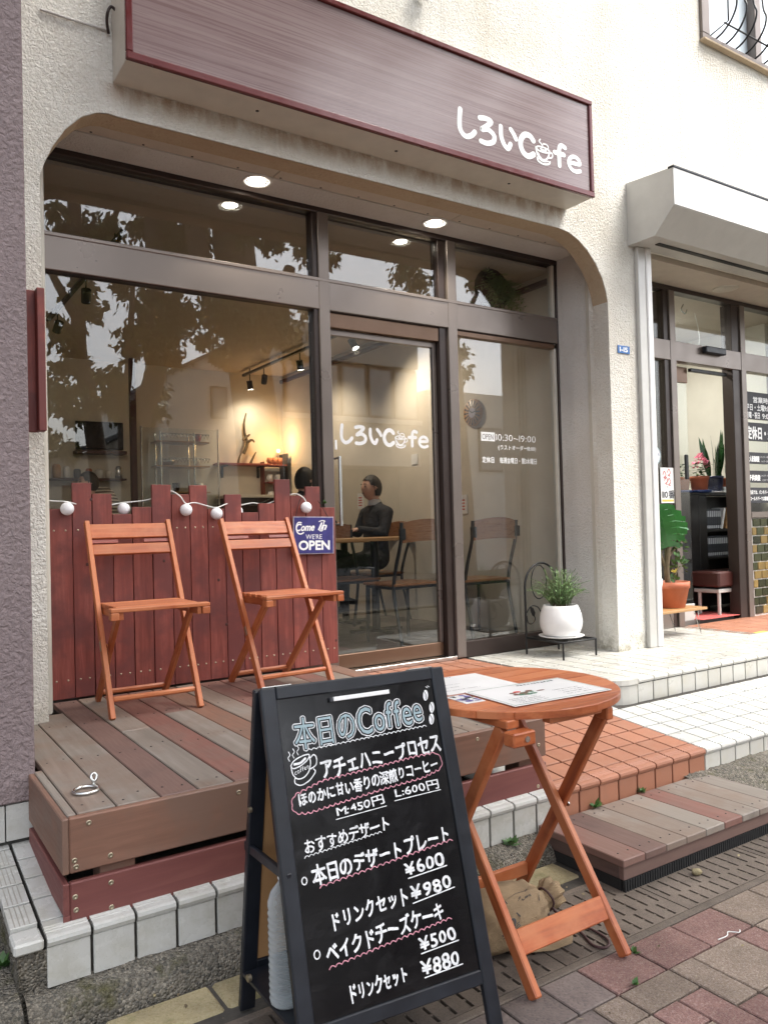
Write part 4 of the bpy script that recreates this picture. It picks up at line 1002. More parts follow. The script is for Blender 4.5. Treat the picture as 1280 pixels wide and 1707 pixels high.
# ================================================================== folding chairs
TX, TY, TZ = M_['teak']
def folding_chair(label):
    """local frame: x across, -y is the front, z up from the deck; built like the photo's slatted folding chair"""
    t = thing('folding_chair', label, 'chair', (0, 0, 0), 0, 'wooden folding chairs on the deck')
    hw = .2
    B = lambda *a, **k: bar(*a, local=True, **k)
    top = (-.0, .235, .882); foot = (0, -.235, .0)
    def P(x, s): return (x, -.235+.47*s, .882*s)
    n1 = Vector((0, .882, -.47)).normalized()
    for s in (-1, 1):
        B('long_leg', P(s*hw, -.0), P(s*hw, 1.0), .04, .022, TX, t, up=(0, 1, .53))
        # short leg from under the seat front to the rear foot
        B('short_leg', (s*(hw-.035), .225, .0), (s*(hw-.035), -.22, .455), .038, .02, TX, t, up=(0, 1, 1))
        # seat side rail
        B('seat_rail', (s*(hw-.026), -.325, .462), (s*(hw-.026), .03, .462), .034, .018, TX, t)
        # metal joint
        pz = P(s*hw, .345); B('hinge_plate', (pz[0]+s*.0115, pz[1]-.01, pz[2]-.018), (pz[0]+s*.0115, pz[1]+.012, pz[2]+.026), .024, .002, m['zinc'], t, up=(0, 1, 0))
        B('pivot_spacer', (s*(hw-.012), pz[1]+.012, pz[2]), (s*(hw-.026), pz[1]+.012, pz[2]), .022, .022, TX, t, bev=.008)
    for k in range(6):
        y0 = -.335+k*.0645
        box('seat_slat', (-.222 if k == 0 else -.185, y0, .479), (.222 if k == 0 else .185, y0+.052, .497), TX, t, .003, local=True)
    box('seat_front_rail', (-.222, -.336, .445), (-.185, -.29, .478), TX, t, .003, local=True); box('seat_front_rail', (.185, -.336, .445), (.222, -.29, .478), TX, t, .003, local=True)
    # back rails: upper and lower with the hand slot between them
    for s0, s1 in ((.905, .985), (.815, .872)):
        a, b = P(0, s0), P(0, s1); mid = [(a[i]+b[i])/2 for i in range(3)]; h = (Vector(b)-Vector(a)).length
        M = Matrix.Translation(mid) @ Matrix.Rotation(-atan2(.47, .882), 4, 'X')
        link('back_rail', boxmesh(2*hw-.022, .018, h, TX, .003), t, M, True)
    for sx in (-1, 1):
        a = P(0, .888); M = Matrix.Translation((sx*.125, a[1], a[2])) @ Matrix.Rotation(-atan2(.47, .882), 4, 'X')
        link('slot_filler', boxmesh(.125, .012, .018, m['fence_x'], .001), t, M, True)
    for yv, zv, w in ((-.192, .082, hw-.01), (.175, .05, hw-.045)):
        B('stretcher', (-w, yv, zv), (w, yv, zv), .024, .022, TX, t, bev=.007)
    return t
c1 = folding_chair('wooden folding chair on the deck beside the white wall strip, clear of the sandwich board')
c2 = copy_tree(c1); c2['label'] = 'wooden folding chair in front of the blue open sign, its feet behind the sandwich board'
c1.matrix_basis = Matrix.Translation((1.125, -.465, ZD)) @ Matrix.Rotation(radians(-1.5), 4, 'Z')
c2.matrix_basis = Matrix.Translation((1.845, -.43, ZD)) @ Matrix.Rotation(radians(2), 4, 'Z')
# ================================================================== round folding table
tb = thing('folding_table', 'round slatted wooden folding table with crossed legs standing on the drain', 'table', (1.785, -2.307, 0))
CX, CY, ZT, RT = 1.785, -2.307, .81, .362
ns = 9; sw = 2*RT/ns
for k in range(ns):
    y0 = -RT+k*sw+.0015; y1 = -RT+(k+1)*sw-.0015
    pts = []
    f = lambda y: sqrt(max(RT*RT-y*y, 0))
    ys = [y0+(y1-y0)*i/6 for i in range(7)]
    pts = [(f(q), q) for q in ys]+[(-f(q), q) for q in reversed(ys)]
    mb = MB(); n = len(pts)
    mb.add([(CX+a, CY+b, ZT-.022) for a, b in pts]+[(CX+a, CY+b, ZT-.002) for a, b in pts]+[(CX+a*.995, CY+b*.995, ZT) for a, b in pts],
           [tuple(range(n))[::-1], tuple(range(2*n, 3*n))]+[(i, (i+1) % n, (i+1) % n+n, i+n) for i in range(n)]+[(i+n, (i+1) % n+n, (i+1) % n+2*n, i+2*n) for i in range(n)])
    # its own origin so that the grain differs
    c = Vector((CX, CY+(y0+y1)/2, ZT)); mb.v = [tuple(Vector(v)-c) for v in mb.v]
    mb.obj('top_slat', TX, tb, Matrix.Translation(c))
for x in (CX-.235, CX+.225): box('batten', (x-.024, CY-(.285 if x < CX else .25), ZT-.047), (x+.024, CY+.25, ZT-.0225), TY, tb, .003)
box('cross_batten', (CX-.12, CY-.318, ZT-.045), (CX+.10, CY-.282, ZT-.0225), TX, tb, .003)
box('pivot_block', (CX-.275, CY-.33, ZT-.088), (CX-.19, CY-.285, ZT-.048), TX, tb, .004); box('pivot_block', (CX+.17, CY-.275, ZT-.088), (CX+.20, CY-.225, ZT-.048), TX, tb, .004)
L_ = lambda n, a, b, w=.042, t=.024: bar(n, a, b, w, t, TX, tb, up=(0, 1, .6), bev=.004)
xa = (1.575, 1.955); xb = (1.545, 1.99)
for x in xa: L_('leg', (x, -2.625, .006), (x, -2.095, ZT-.05))
for x in xb: L_('leg', (x, -2.105, .006), (x, -2.55, ZT-.05))
bar('stretcher', (1.585, -2.548, .128), (1.945, -2.548, .128), .07, .02, TX, tb, up=(0, .5, .85), bev=.003); bar('stretcher', (1.555, -2.165, .115), (1.98, -2.165, .115), .045, .02, TX, tb, bev=.003)
mb = MB()
for x in (2.004, 1.531): mb.tube([(x, -2.352, .388), (x+.004, -2.352, .388)], .008, 10)
mb.tube([(1.56, -2.632, ZT-.068), (1.56, -2.64, ZT-.068)], .009, 10); mb.obj('bolt', m['steel'], tb)
# papers on the table
def sheet(name, label, cx, cy, w, h, a, z, draw, group='menus on the café table'):
    t = thing(name, label, 'menu', (cx, cy, ZT), 0, group)
    Mt = Matrix.Translation((cx, cy, ZT+z)) @ Matrix.Rotation(a, 4, 'Z')
    link('card', boxmesh(w, h, .0016, m['paper'], 0), t, Mt @ Matrix.Translation((0, 0, .0008)))
    fl = Flat(); draw(fl, w, h); fl.obj('print', [m['ink'], m['ink_brown'], m['ink_green'], m['ink_purple'], m['ink_red']], t, Mt @ Matrix.Translation((0, 0, .0022)))
def squig(fl, x, y, w, h, mi=0):
    n = int(w/(h*.9))
    for i in range(n):
        if random.random() < .12: continue
        for k in range(3): fl.rect(x+(i+random.uniform(.05, .4))*h*.9, y+random.uniform(0, .6)*h, x+(i+random.uniform(.5, .9))*h*.9, y+random.uniform(.6, 1)*h-.2*h, 0, mi)
def d1(fl, w, h):
    for k in range(5): squig(fl, -w*.42, h*.32-k*h*.16, w*.5*random.uniform(.5, 1), .007)
    squig(fl, -w*.42, h*.42, w*.55, .012)
def d2(fl, w, h):
    fl.line([(-w*.48, -h*.47), (w*.48, -h*.47), (w*.48, h*.47), (-w*.48, h*.47)], .003, 0, 2, True)
    squig(fl, -w*.02, h*.36, w*.42, .016, 0); squig(fl, w*.2, h*.38, w*.18, .012, 2)
    for k in range(14): fl.disc((-w*.12+random.uniform(-.06, .07), -.0+random.uniform(-.02, .025)), random.uniform(.008, .02), random.uniform(.005, .01), .0002+.00004*k, random.choice((1, 1, 2, 4)), 9)
    for k in range(4): squig(fl, -w*.4, -h*.2-k*h*.07, w*.3, .006); squig(fl, w*.1, -h*.1-k*h*.09, w*.3, .006)
def d3(fl, w, h):
    for k in range(30): fl.disc((random.uniform(-w*.4, w*.4), random.uniform(-h*.4, h*.4)), random.uniform(.004, .014), random.uniform(.003, .008), .00003*k, random.choice((3, 3, 0)), 7)
sheet('menu_sheet', 'white menu sheet lying at the back of the round table', 1.70, -2.18, .29, .25, radians(-3), .0005, d1)
sheet('menu_sheet', 'laminated menu with small photo and thin green border on the round table', 1.797, -2.44, .395, .25, radians(-3), .003, d2)
sheet('menu_card', 'small card with purple print at the near rim of the round table', 1.555, -2.372, .072, .112, radians(-4), .0005, d3)

mb = MB(); mb.sphere((2.47, -.10, ZU+.03), .017, 8); mb.tube([(2.47, -.10, ZU), (2.47, -.10, ZU+.02)], .008, 8); tag(mb.obj('door_stop', m['white_plastic']), 'small round white door stop on the floor at the corner of the café door', 'door stop')
mb = MB()
for i in range(150):
    u = random.random(); x = random.uniform(.4, 4.2)
    y = (random.gauss(-2.02, .03) if u < .4 else random.gauss(-2.19, .02) if u < .6 else random.uniform(-2.9, -1.98))
    z = .006 if y < -2 else .02
    if 2.25 < x < 3.45 and y > -2.36: continue
    L = random.uniform(.006, .022); an = random.uniform(0, 6.28); dx, dy = cos(an)*L, sin(an)*L
    mb.add([(x, y, z), (x+dx*.5-dy*.25, y+dy*.5+dx*.25, z+L*.25), (x+dx, y+dy, z+L*.1), (x+dx*.5+dy*.25, y+dy*.5-dx*.25, z+L*.05)], [(0, 1, 2, 3)], random.choice((0, 0, 1)))
o = mb.obj('leaf_litter', [m['stone_tan'], m['stem']]); o['kind'] = 'stuff'; o['label'] = 'scattered dry leaf scraps along the drain and kerb'
# ================================================================== sandwich board with the day's menu
ab = thing('sandwich_board', 'black A-frame chalkboard with handwritten Japanese coffee and dessert menu', 'menu board', (1.15, -2.4, 0))
TLb = Vector((.912, -2.38, .90)); ub = Vector((.99593, -.09008, 0)); db = Vector((-.02429, -.26853, -.96297)); nb_ = ub.cross(-db).normalized()  # out of the face
if nb_.y > 0: nb_ = -nb_
MBd = Matrix(((ub.x, -db.x, nb_.x, TLb.x), (ub.y, -db.y, nb_.y, TLb.y), (ub.z, -db.z, nb_.z, TLb.z), (0, 0, 0, 1)))   # x right, y up, z out
def bb(name, x0, y0, x1, y1, z0, z1, mat, bev=.002, par=ab):
    return link(name, boxmesh(x1-x0, y1-y0, z1-z0, mat, bev), par, MBd @ Matrix.Translation(((x0+x1)/2, (y0+y1)/2, (z0+z1)/2)))
WBd, HBd = .48, .77
Lleg = .90/.96297
bb('side_stile', -.043, -Lleg+.004, -.0005, .034, -.018, .006, m['black_paint'], .004); bb('side_stile', WBd+.0005, -Lleg+.004, WBd+.042, .034, -.018, .006, m['black_paint'], .004)
bb('top_rail', -.0, .0005, WBd, .034, -.018, .0055, m['black_paint'], .003); bb('bottom_rail', 0, -HBd-.036, WBd, -HBd-.0005, -.018, .0055, m['black_paint'], .003)
bb('blackboard', -.003, -HBd-.003, WBd+.003, .003, -.010, -.003, m['blackboard'], 0)
bb('hinge', -.035, .0345, .047, .038, -.022, .0, m['steel'], .001); bb('hinge', .41, .0345, .487, .038, -.022, .0, m['steel'], .001)
bb('pen_tray', .158, -.0235, .33, -.012, -.002, .012, m['white_plastic'], .001); bb('pen_tray', .149, -.024, .1575, -.012, -.002, .010, m['ink'], .001)
# rear half leaning the other way
topY, botY = -2.352, -2.185
ang = (botY-topY)
db2 = Vector((.0, ang, -.92)).normalized(); u2 = ub
n2 = u2.cross(-db2).normalized()
O2 = Vector((.912, topY+.008, .925))
M2 = Matrix(((u2.x, -db2.x, n2.x, O2.x), (u2.y, -db2.y, n2.y, O2.y), (u2.z, -db2.z, n2.z, O2.z), (0, 0, 0, 1)))
def b2(name, x0, y0, x1, y1, z0, z1, mat, bev=.002): return link(name, boxmesh(x1-x0, y1-y0, z1-z0, mat, bev), ab, M2 @ Matrix.Translation(((x0+x1)/2, (y0+y1)/2, (z0+z1)/2)))
L2 = .92/abs(db2.z)
b2('rear_stile', -.043, -L2, 0, 0, -.012, .012, m['black_paint'], .003); b2('rear_stile', WBd, -L2, WBd+.042, 0, -.012, .012, m['black_paint'], .003)
b2('rear_rail', 0.0005, -.035, WBd-.0005, 0, -.011, .011, m['black_paint'], .003); b2('rear_rail', 0.0005, -HBd-.06, WBd-.0005, -HBd-.02, -.011, .011, m['black_paint'], .003)
b2('rear_panel', 0.001, -HBd-.019, WBd-.001, -.036, -.004, .004, m['hardboard'], 0)
box('shelf', (.868, -2.60, .118), (1.36, -2.215, .128), m['black_paint'], ab, .001); box('brace', (.872, -2.50, .47), (.885, -2.235, .495), m['black_paint'], ab, .002); box('brace', (1.345, -2.50, .47), (1.358, -2.235, .495), m['black_paint'], ab, .002)
mb = MB(); mb.tube([(.868, -2.3, .6), (.860, -2.3, .6)], .008, 8); mb.tube([(.868, -2.27, .14), (.858, -2.27, .14)], .01, 8); mb.obj('bolt', m['zinc'], ab)
fl = Flat(); T = fl.text
# headline in outlined letters
def head(t, x, y, h, w, rise):
    random.seed(3); T(t, x, y, h, w, 'x', rise=rise, jit=.5, z=0, mi=0)
    random.seed(3); T(t, x, y, h, w, 'h', rise=rise, jit=.5, z=.0003, mi=3)
    random.seed(3); T(t, x, y, h, w, 'r', rise=rise, jit=.5, z=.0008, mi=1)
head('本日の', .036, -.128, .088, .185, .004); head('Coffee', .226, -.122, .102, .21, .010)
fl.wave((.067, -.14), (.438, -.128), 26, .004, .0022)
random.seed(5)
tx = lambda t, x, y, h, w, rise, k='r', slant=0.: T(t, x, -y, h*1.06, w, {'r': 'm'}.get(k, k), rise=rise, jit=1.1, warp=.15, slant=slant)
tx('アチェハニープロセス', .098, .214, .05, .378, .018, 'b', -.05)
tx('ほのかに甘い香りの深煎りコーヒー', .026, .271, .034, .43, .025, 'b')
cloud = []
a = [(.02, -.246), (.1, -.224), (.25, -.216), (.38, -.207), (.452, -.206), (.468, -.225), (.46, -.246), (.40, -.26), (.28, -.268), (.16, -.279), (.05, -.29), (.018, -.285), (.010, -.266)]
P = a+[a[0]]
for p, q in zip(P[:-1], P[1:]):
    L = math.hypot(q[0]-p[0], q[1]-p[1]); n = max(1, round(L/.017)); ux, uy = (q[0]-p[0])/L, (q[1]-p[1])/L
    for i in range(n):
        for k in range(5):
            t = (i+k/5)/n; h = .0055*sin(pi*k/5); cloud.append((p[0]+ux*L*t-uy*h, p[1]+uy*L*t+ux*h))
fl.line(cloud, .0026, 0, 2, True)
tx('M:450円', .130, .314, .025, .142, .008, 'm', .0); fl.line([(.125, -.3225), (.2, -.319), (.275, -.3155)], .0022)
tx('L:600円', .307, .2985, .026, .142, .003); fl.line([(.302, -.3075), (.45, -.3035)], .0022)
tx('おすすめデザート', .027, .388, .036, .252, .014, 'm'); fl.wave((.026, -.397), (.25, -.379), 18, .004, .002)
ring = lambda x, y, r: fl.line([(x+r*.8*cos(2*pi*i/18), y+r*sin(2*pi*i/18)) for i in range(18)], .0032, 0, 0, True)
ring(.018, -.449, .0085); ring(.028, -.620, .0095)
tx('本日のデザートプレート', .040, .463, .046, .418, .026, 'b', -.03); fl.wave((.057, -.474), (.461, -.441), 22, .0055, .0026, 0, 2)
tx('¥600', .300, .500, .041, .128, .006, 'b'); fl.line([(.308, -.506), (.43, -.499)], .003)
tx('ドリンクセット', .070, .577, .046, .232, .014, 'b', -.05); tx('¥980', .308, .561, .044, .132, .006, 'b'); fl.line([(.311, -.568), (.443, -.557)], .003)
tx('ベイクドチーズケーキ', .050, .645, .046, .35, .024, 'b', -.04); fl.wave((.055, -.66), (.418, -.631), 21, .0055, .0026, 0, 2)
tx('¥500', .310, .684, .041, .118, .006, 'b'); fl.line([(.313, -.690), (.429, -.686)], .003)
tx('ドリンクセット', .096, .746, .042, .170, .006, 'b', -.05); tx('¥880', .307, .741, .043, .12, .001, 'b'); fl.line([(.313, -.7465), (.43, -.744)], .003)
# cup, steam, beans
S = lambda p, w=.003, mi=0: fl.line(smooth(p, 5), w, 0, mi)
S([(.018, -.170), (.03, -.158), (.055, -.150), (.072, -.150), (.066, -.162), (.045, -.174), (.024, -.178), (.018, -.170)]); S([(.018, -.172), (.021, -.192), (.032, -.205), (.05, -.204), (.065, -.192), (.073, -.172), (.072, -.152)])
S([(.073, -.160), (.084, -.152), (.091, -.16), (.088, -.178), (.072, -.186)]); S([(.026, -.2), (.024, -.214), (.04, -.222), (.064, -.214), (.083, -.196), (.08, -.188)]); S([(.028, -.168), (.045, -.167), (.06, -.158)], .006)
T('coffee', .026, -.195, .017, .043, 'r', rise=.012)
for k in range(3): S([(.016+k*.013, -.158+k*.006), (.013+k*.013, -.150+k*.006), (.019+k*.013, -.143+k*.006), (.016+k*.013, -.135+k*.006)], .0022)
for (x, y) in ((.451, -.042), (.465, -.078), (.458, -.110)): fl.disc((x, y), .0085, .0155, 0, 0, 16, -.25); fl.line(smooth([(x-.003, y+.011), (x+.002, y), (x-.001, y-.011)], 4), .0018, .0004, 3)
S([(.456, -.018), (.462, -.022)], .0018); S([(.462, -.016), (.468, -.02)], .0018)
fl.obj('handwriting', [m['chalk'], m['chalk_blue'], m['chalk_pink'], m['blackboard']], ab, MBd @ Matrix.Translation((0, 0, -.0024)))
random.seed(11)
# water bottle that weighs the board down
mb = MB(); prof = [(0, 0), (.036, .0), (.041, .006)]
z = .012
while z < .235: prof += [(.042, z), (.0435, z+.007), (.0405, z+.0145)]; z += .0165
prof += [(.043, .25), (.042, .262), (.034, .285), (.018, .305), (.0135, .312), (.0135, .322)]
mb.lathe(prof, (.905, -2.41, .129), 20)
pb = mb.obj('water_bottle', m['bottle']); tag(pb, 'clear ribbed plastic water bottle standing inside the sandwich board', 'bottle')
mb = MB(); mb.lathe([(.0155, .318), (.0155, .336), (.014, .338), (0, .338)], (.905, -2.41, .129), 16); mb.obj('cap', m['white_plastic'], pb)
# ================================================================== burlap bag
mb = MB(); N = 30; Kc = 40
ctr = []
for i in range(N+1):
    t = i/N
    ctr.append((t, Vector((1.60+.385*t, -2.33+.015*sin(t*3)+.035*t, 0))))
prf = [(0, .012, .012), (.04, .075, .036), (.15, .12, .062), (.3, .132, .076), (.5, .118, .078), (.65, .09, .07), (.78, .056, .05), (.84, .036, .034), (.87, .034, .032), (.93, .052, .046), (1.0, .05, .044)]
def interp(t):
    for a, b in zip(prf[:-1], prf[1:]):
        if a[0] <= t <= b[0]:
            f = (t-a[0])/(b[0]-a[0]); f = f*f*(3-2*f); return a[1]+(b[1]-a[1])*f, a[2]+(b[2]-a[2])*f
    return prf[-1][1:]
V = []
for t, c in ctr:
    ry_, rz_ = interp(t)
    zc = max(rz_*.92, .004)+ (.035*max(0, t-.55)/.45)
    for k in range(Kc):
        a = 2*pi*k/Kc
        fold = .22*max(0, t-.35)*sin(a*9+t*2)+.06*noise.noise(Vector((t*5, cos(a)*2, sin(a)*2)))
        f = 1+fold+.05*noise.noise(Vector((t*9, cos(a)*3, sin(a)*3+5)))
        y, z = c.y+ry_*f*cos(a), zc+rz_*f*sin(a)
        V.append((c.x+.012*noise.noise(Vector((t*3, a, 2))), y, max(z, .003)))
Fc = [(i*Kc+k, (i+1)*Kc+k, (i+1)*Kc+(k+1) % Kc, i*Kc+(k+1) % Kc) for i in range(N) for k in range(Kc)]
mb.add(V, Fc, 0, True)
bag = thing('burlap_bag', 'tan drawstring burlap bag with dark print lying on the drain under the round table', 'bag', (1.78, -2.33, 0))
mb.obj('sack', m['burlap'], bag, fix=True)
mb = MB()   # flat corner lying out to the front
mb.add([(1.70, -2.43, .01), (1.80, -2.47, .006), (1.88, -2.475, .006), (1.91, -2.45, .012), (1.86, -2.40, .05), (1.74, -2.40, .05)], [(0, 1, 4, 5), (1, 2, 3, 4)], 0, True); mb.obj('loose_corner', m['burlap'], bag)
mb = MB(); mb.tube([(1.935+.004*sin(i), -2.30+.039*cos(2*pi*i/16), .064+.036*sin(2*pi*i/16)) for i in range(16)], .004, 6, closed=True)
mb.tube(smooth([(1.935, -2.335, .05), (1.95, -2.38, .02), (1.95, -2.45, .006), (1.925, -2.52, .005), (1.945, -2.555, .006), (1.985, -2.53, .006), (1.995, -2.45, .006), (1.965, -2.38, .015), (1.94, -2.335, .04)], 5), .0042, 6)
mb.obj('drawstring', m['cord_brown'], bag)
fl = Flat()
def onbag(name, fl, t, a, dist=.0015):
    pass
# print wrapped on the sack: points lifted onto the surface
def surf(t, a):
    ry_, rz_ = interp(t); zc = max(rz_*.92, .004)+(.035*max(0, t-.55)/.45); c = Vector((1.60+.385*t, -2.33+.015*sin(t*3)+.035*t, 0))
    f = 1+.22*max(0, t-.35)*sin(a*9+t*2)+.06*noise.noise(Vector((t*5, cos(a)*2, sin(a)*2)))+.05*noise.noise(Vector((t*9, cos(a)*3, sin(a)*3+5)))+.03
    return (c.x+.012*noise.noise(Vector((t*3, a, 2))), c.y+ry_*f*cos(a), max(zc+rz_*f*sin(a), .004))
fl.text('LIFE', 0, 0, .075, .19, 'b'); fl.line([(-.18, -.3), (-.18, .3), (.02, .3), (.2, .22)], .014); fl.line([(-.02, .12), (.22, .28)], .016); fl.line([(-.05, .08), (.18, .24)], .01)
fl.line([(-.3+.055*cos(i*.4), .12*sin(i*.4)-.28) for i in range(15)], .02, closed=True); fl.line([(-.32, -.34), (-.26, -.2)], .025)
for k in range(5): 
    for q in range(6): 
        if random.random() < .8: fl.rect(-.42+q*.035, -.62+k*.05, -.40+q*.035+random.uniform(0, .012), -.595+k*.05)
fl.line([(.3, -.35), (.36, -.05)], .012)
me_v = [surf(.42+x*.75, pi*.70-y*1.0) for x, y, z in fl.v]
me = bpy.data.meshes.new('print'); me.from_pydata(me_v, [], fl.f); me.materials.append(m['ink']); link('print', me, bag, Matrix())
# ================================================================== plant stand with rosemary
ps = thing('plant_stand', 'black wire stand with arched back and leaf scroll at the white pillar', 'plant stand', (4.06, -.33, ZU))
PZ = .545
mb = MB()
A = [(3.905, -.11), (4.225, -.215), (4.215, -.55), (3.915, -.44)]   # back-left, back-right, front-right, front-left
A = [(3.895, -.17), (4.21, -.17), (4.21, -.52), (3.895, -.52)]
mb.tube([(x, y, PZ) for x, y in A], .007, 6, closed=True)
for i in range(1, 9):
    x = 3.895+.315*i/9; mb.tube([(x, -.17, PZ), (x, -.52, PZ)], .003, 5)
mb.obj('platform', m['black_iron'], ps)
for (x, y) in A: 
    mb = MB(); mb.tube([(x, y, ZU), (x, y, PZ)], .007, 8); mb.obj('leg', m['black_iron'], ps)
mb = MB(); xm, r = 4.0525, .1575
mb.tube([(3.895, -.17, PZ)]+[(3.895, -.17, PZ+.2)]+[(xm-r*cos(pi*i/14), -.17, .90+r*1.05*sin(pi*i/14)) for i in range(15)]+[(4.21, -.17, PZ)], .0075, 8)
mb.tube([(xm-.02+.075*cos(2*pi*i/20), -.17, .93+.12*sin(2*pi*i/20)) for i in range(20)], .004, 6, closed=True)
mb.obj('arched_back', m['black_iron'], ps)
mb = MB(); mb.tube(smooth([(3.9, -.175, .72), (3.94, -.18, .765), (4.0, -.18, .755), (4.03, -.18, .72)], 6), .0038, 6); mb.tube(smooth([(3.9, -.175, .70), (3.905, -.18, .655), (3.94, -.18, .64), (3.975, -.18, .67), (3.955, -.18, .72)], 6), .0038, 6)
mb.add([(3.93, -.178, .765), (3.955, -.176, .75), (3.975, -.178, .715), (3.97, -.18, .685), (3.945, -.182, .70), (3.93, -.182, .73)], [(0, 1, 2, 3, 4, 5)]); mb.add([(3.93, -.184, .765), (3.955, -.186, .75), (3.975, -.184, .715), (3.97, -.18, .685), (3.945, -.184, .70), (3.93, -.185, .73)], [(5, 4, 3, 2, 1, 0)])
mb.obj('leaf_scroll', m['black_iron'], ps)
pp = thing('rosemary_pot', 'round white ceramic pot with a bushy rosemary on the black wire stand', 'potted plant', (4.06, -.345, PZ+.008))
PC = (4.06, -.345, PZ+.007)
mb = MB(); mb.lathe([(0, .004), (.12, .004), (.15, .010), (.158, .016), (.15, .017), (.12, .011), (0, .011)], PC, 32); mb.obj('saucer', m['ceramic'], pp)
mb = MB(); mb.lathe([(0, .012), (.105, .012), (.122, .022), (.142, .07), (.148, .11), (.142, .16), (.128, .20), (.118, .222), (.114, .225), (.110, .222), (.118, .2), (.11, .195), (0, .195)], PC, 36); mb.obj('pot', m['ceramic'], pp)
mb = MB(); mb.lathe([(.116, .203), (.06, .208), (0, .206)], PC, 20); mb.obj('soil', m['soil'], pp)
st_, lf, lt = MB(), MB(), MB()
for i in range(135):
    a = random.uniform(0, 2*pi); r0 = random.uniform(0, .07); lean = random.uniform(.05, 1.0)*(1 if random.random() < .75 else 1.3); L = random.uniform(.15, .30)*(1-.25*lean*.5)
    base = Vector((PC[0]+r0*cos(a), PC[1]+r0*sin(a), PC[2]+.2)); pts = []
    for k in range(7):
        t = k/6; pts.append(base+Vector((cos(a)*sin(lean*t)*L*t, sin(a)*sin(lean*t)*L*t, L*t*cos(lean*t*.9))))
    st_.tube(pts, [.0022*(1-k/8) for k in range(7)], 4, cap=False)
    for k in range(40):
        t = .12+.88*k/39; q = t*6; i0 = min(int(q), 5); p = pts[i0].lerp(pts[i0+1], q-i0); d = (pts[i0+1]-pts[i0]).normalized()
        b = random.uniform(0, 2*pi); o = Vector((cos(b), sin(b), random.uniform(-.1, .5))); dirn = (d*.75+o*.8).normalized(); ln = random.uniform(.016, .03)*(1.1-.4*t); sw_ = dirn.cross(o if abs(dirn.dot(o)) < .95 else d).normalized()*.0017
        (lt if t > .75 and random.random() < .6 else lf).add([p-sw_, p+sw_, p+dirn*ln+sw_*.3, p+dirn*ln-sw_*.3], [(0, 1, 2, 3)])
st_.obj('stems', m['stem'], pp)['kind'] = 'stuff'; lf.obj('needles', m['rosemary'], pp)['kind'] = 'stuff'; lt.obj('needle_tips', m['rosemary_tip'], pp)['kind'] = 'stuff'
# ================================================================== plants and furniture at the second shop
pb_ = thing('plant_bench', 'low pale board bench on hairpin legs outside the second shop', 'bench', (5.3, -.25, ZU))
box('board', (4.87, -.42, .628), (5.62, -.10, .648), m['table_in'], pb_, .003)
for x in (4.95, 5.53):
    for y in (-.38, -.14):
        mb = MB(); mb.tube([(x-.03, y, .627), (x+.045, y-.005, ZU+.003), (x+.02, y, .627)], .004, 6); mb.obj('hairpin_leg', m['steel'], pb_)
def pot(mb, c, r, h, taper=.72, rim=.03, rt=1.06, n=28):
    mb.lathe([(0, .001), (r*taper, .001), (r*taper+.002, .004), (r, h-rim), (r*rt, h-rim), (r*rt, h), (r*rt-.012, h), (r*.9, h-.03), (0, h-.03)], c, n)
def leafblade(mb, p, d, up, L, w, n=5, bend=.3, mi=0):
    d = Vector(d).normalized(); up = Vector(up); s_ = d.cross(up).normalized(); V = []
    for i in range(n+1):
        t = i/n; ww = w*sin(pi*min(t*.93+.07, 1))**.8; c = Vector(p)+d*L*t+up*(L*bend*(t-t*t*1.6)); V += [c-s_*ww, c+Vector((0, 0, -.12*ww)), c+s_*ww]
    Fc = []
    for i in range(n): Fc += [(3*i, 3*i+1, 3*i+4, 3*i+3), (3*i+1, 3*i+2, 3*i+5, 3*i+4)]
    mb.add(V, Fc, mi, True)
jp = thing('jade_plant', 'jade tree with thick stem in terracotta pot at the bench end', 'potted plant', (5.40, -.25, .649))
mb = MB(); pot(mb, (5.40, -.25, .649), .135, .205, .74, .05); mb.obj('pot', m['terracotta'], jp)
mb = MB(); TR = [[(5.37, -.25, .82), (5.35, -.25, .95), (5.36, -.26, 1.08), (5.40, -.25, 1.17)], [(5.43, -.25, .82), (5.45, -.25, .90), (5.49, -.25, .96)], [(5.36, -.26, 1.05), (5.44, -.28, 1.14), (5.48, -.28, 1.2)], [(5.35, -.25, .96), (5.30, -.24, 1.06), (5.28, -.25, 1.14)]]
for p, r in zip(TR, (.022, .012, .012, .012)): mb.tube(smooth(p, 4), r, 8)
mb.obj('trunk', m['stem'], jp)
mb = MB()
for c, r, n in (((5.42, -.26, 1.15), .10, 46), ((5.50, -.26, .985), .075, 44), ((5.48, -.28, 1.2), .06, 22), ((5.29, -.25, 1.13), .07, 22), ((5.40, -.28, .86), .06, 16)):
    for i in range(n):
        v = Vector((random.gauss(0, 1), random.gauss(0, 1), random.gauss(0, 1))).normalized()*r*random.uniform(.3, 1)
        p = Vector(c)+v; d = (v+Vector((0, 0, .03))).normalized(); leafblade(mb, p, d, d.orthogonal(), random.uniform(.028, .042), .012, 3, .1)
mb.obj('leaves', m['leaf'], jp)
mp_ = thing('monstera', 'big split-leaf monstera in a white tapered pot behind the jade tree', 'potted plant', (5.10, -.2, .649))
mb = MB(); pot(mb, (5.12, -.23, .649), .125, .24, .7, .02, 1.0); mb.obj('pot', m['white_plastic'], mp_)
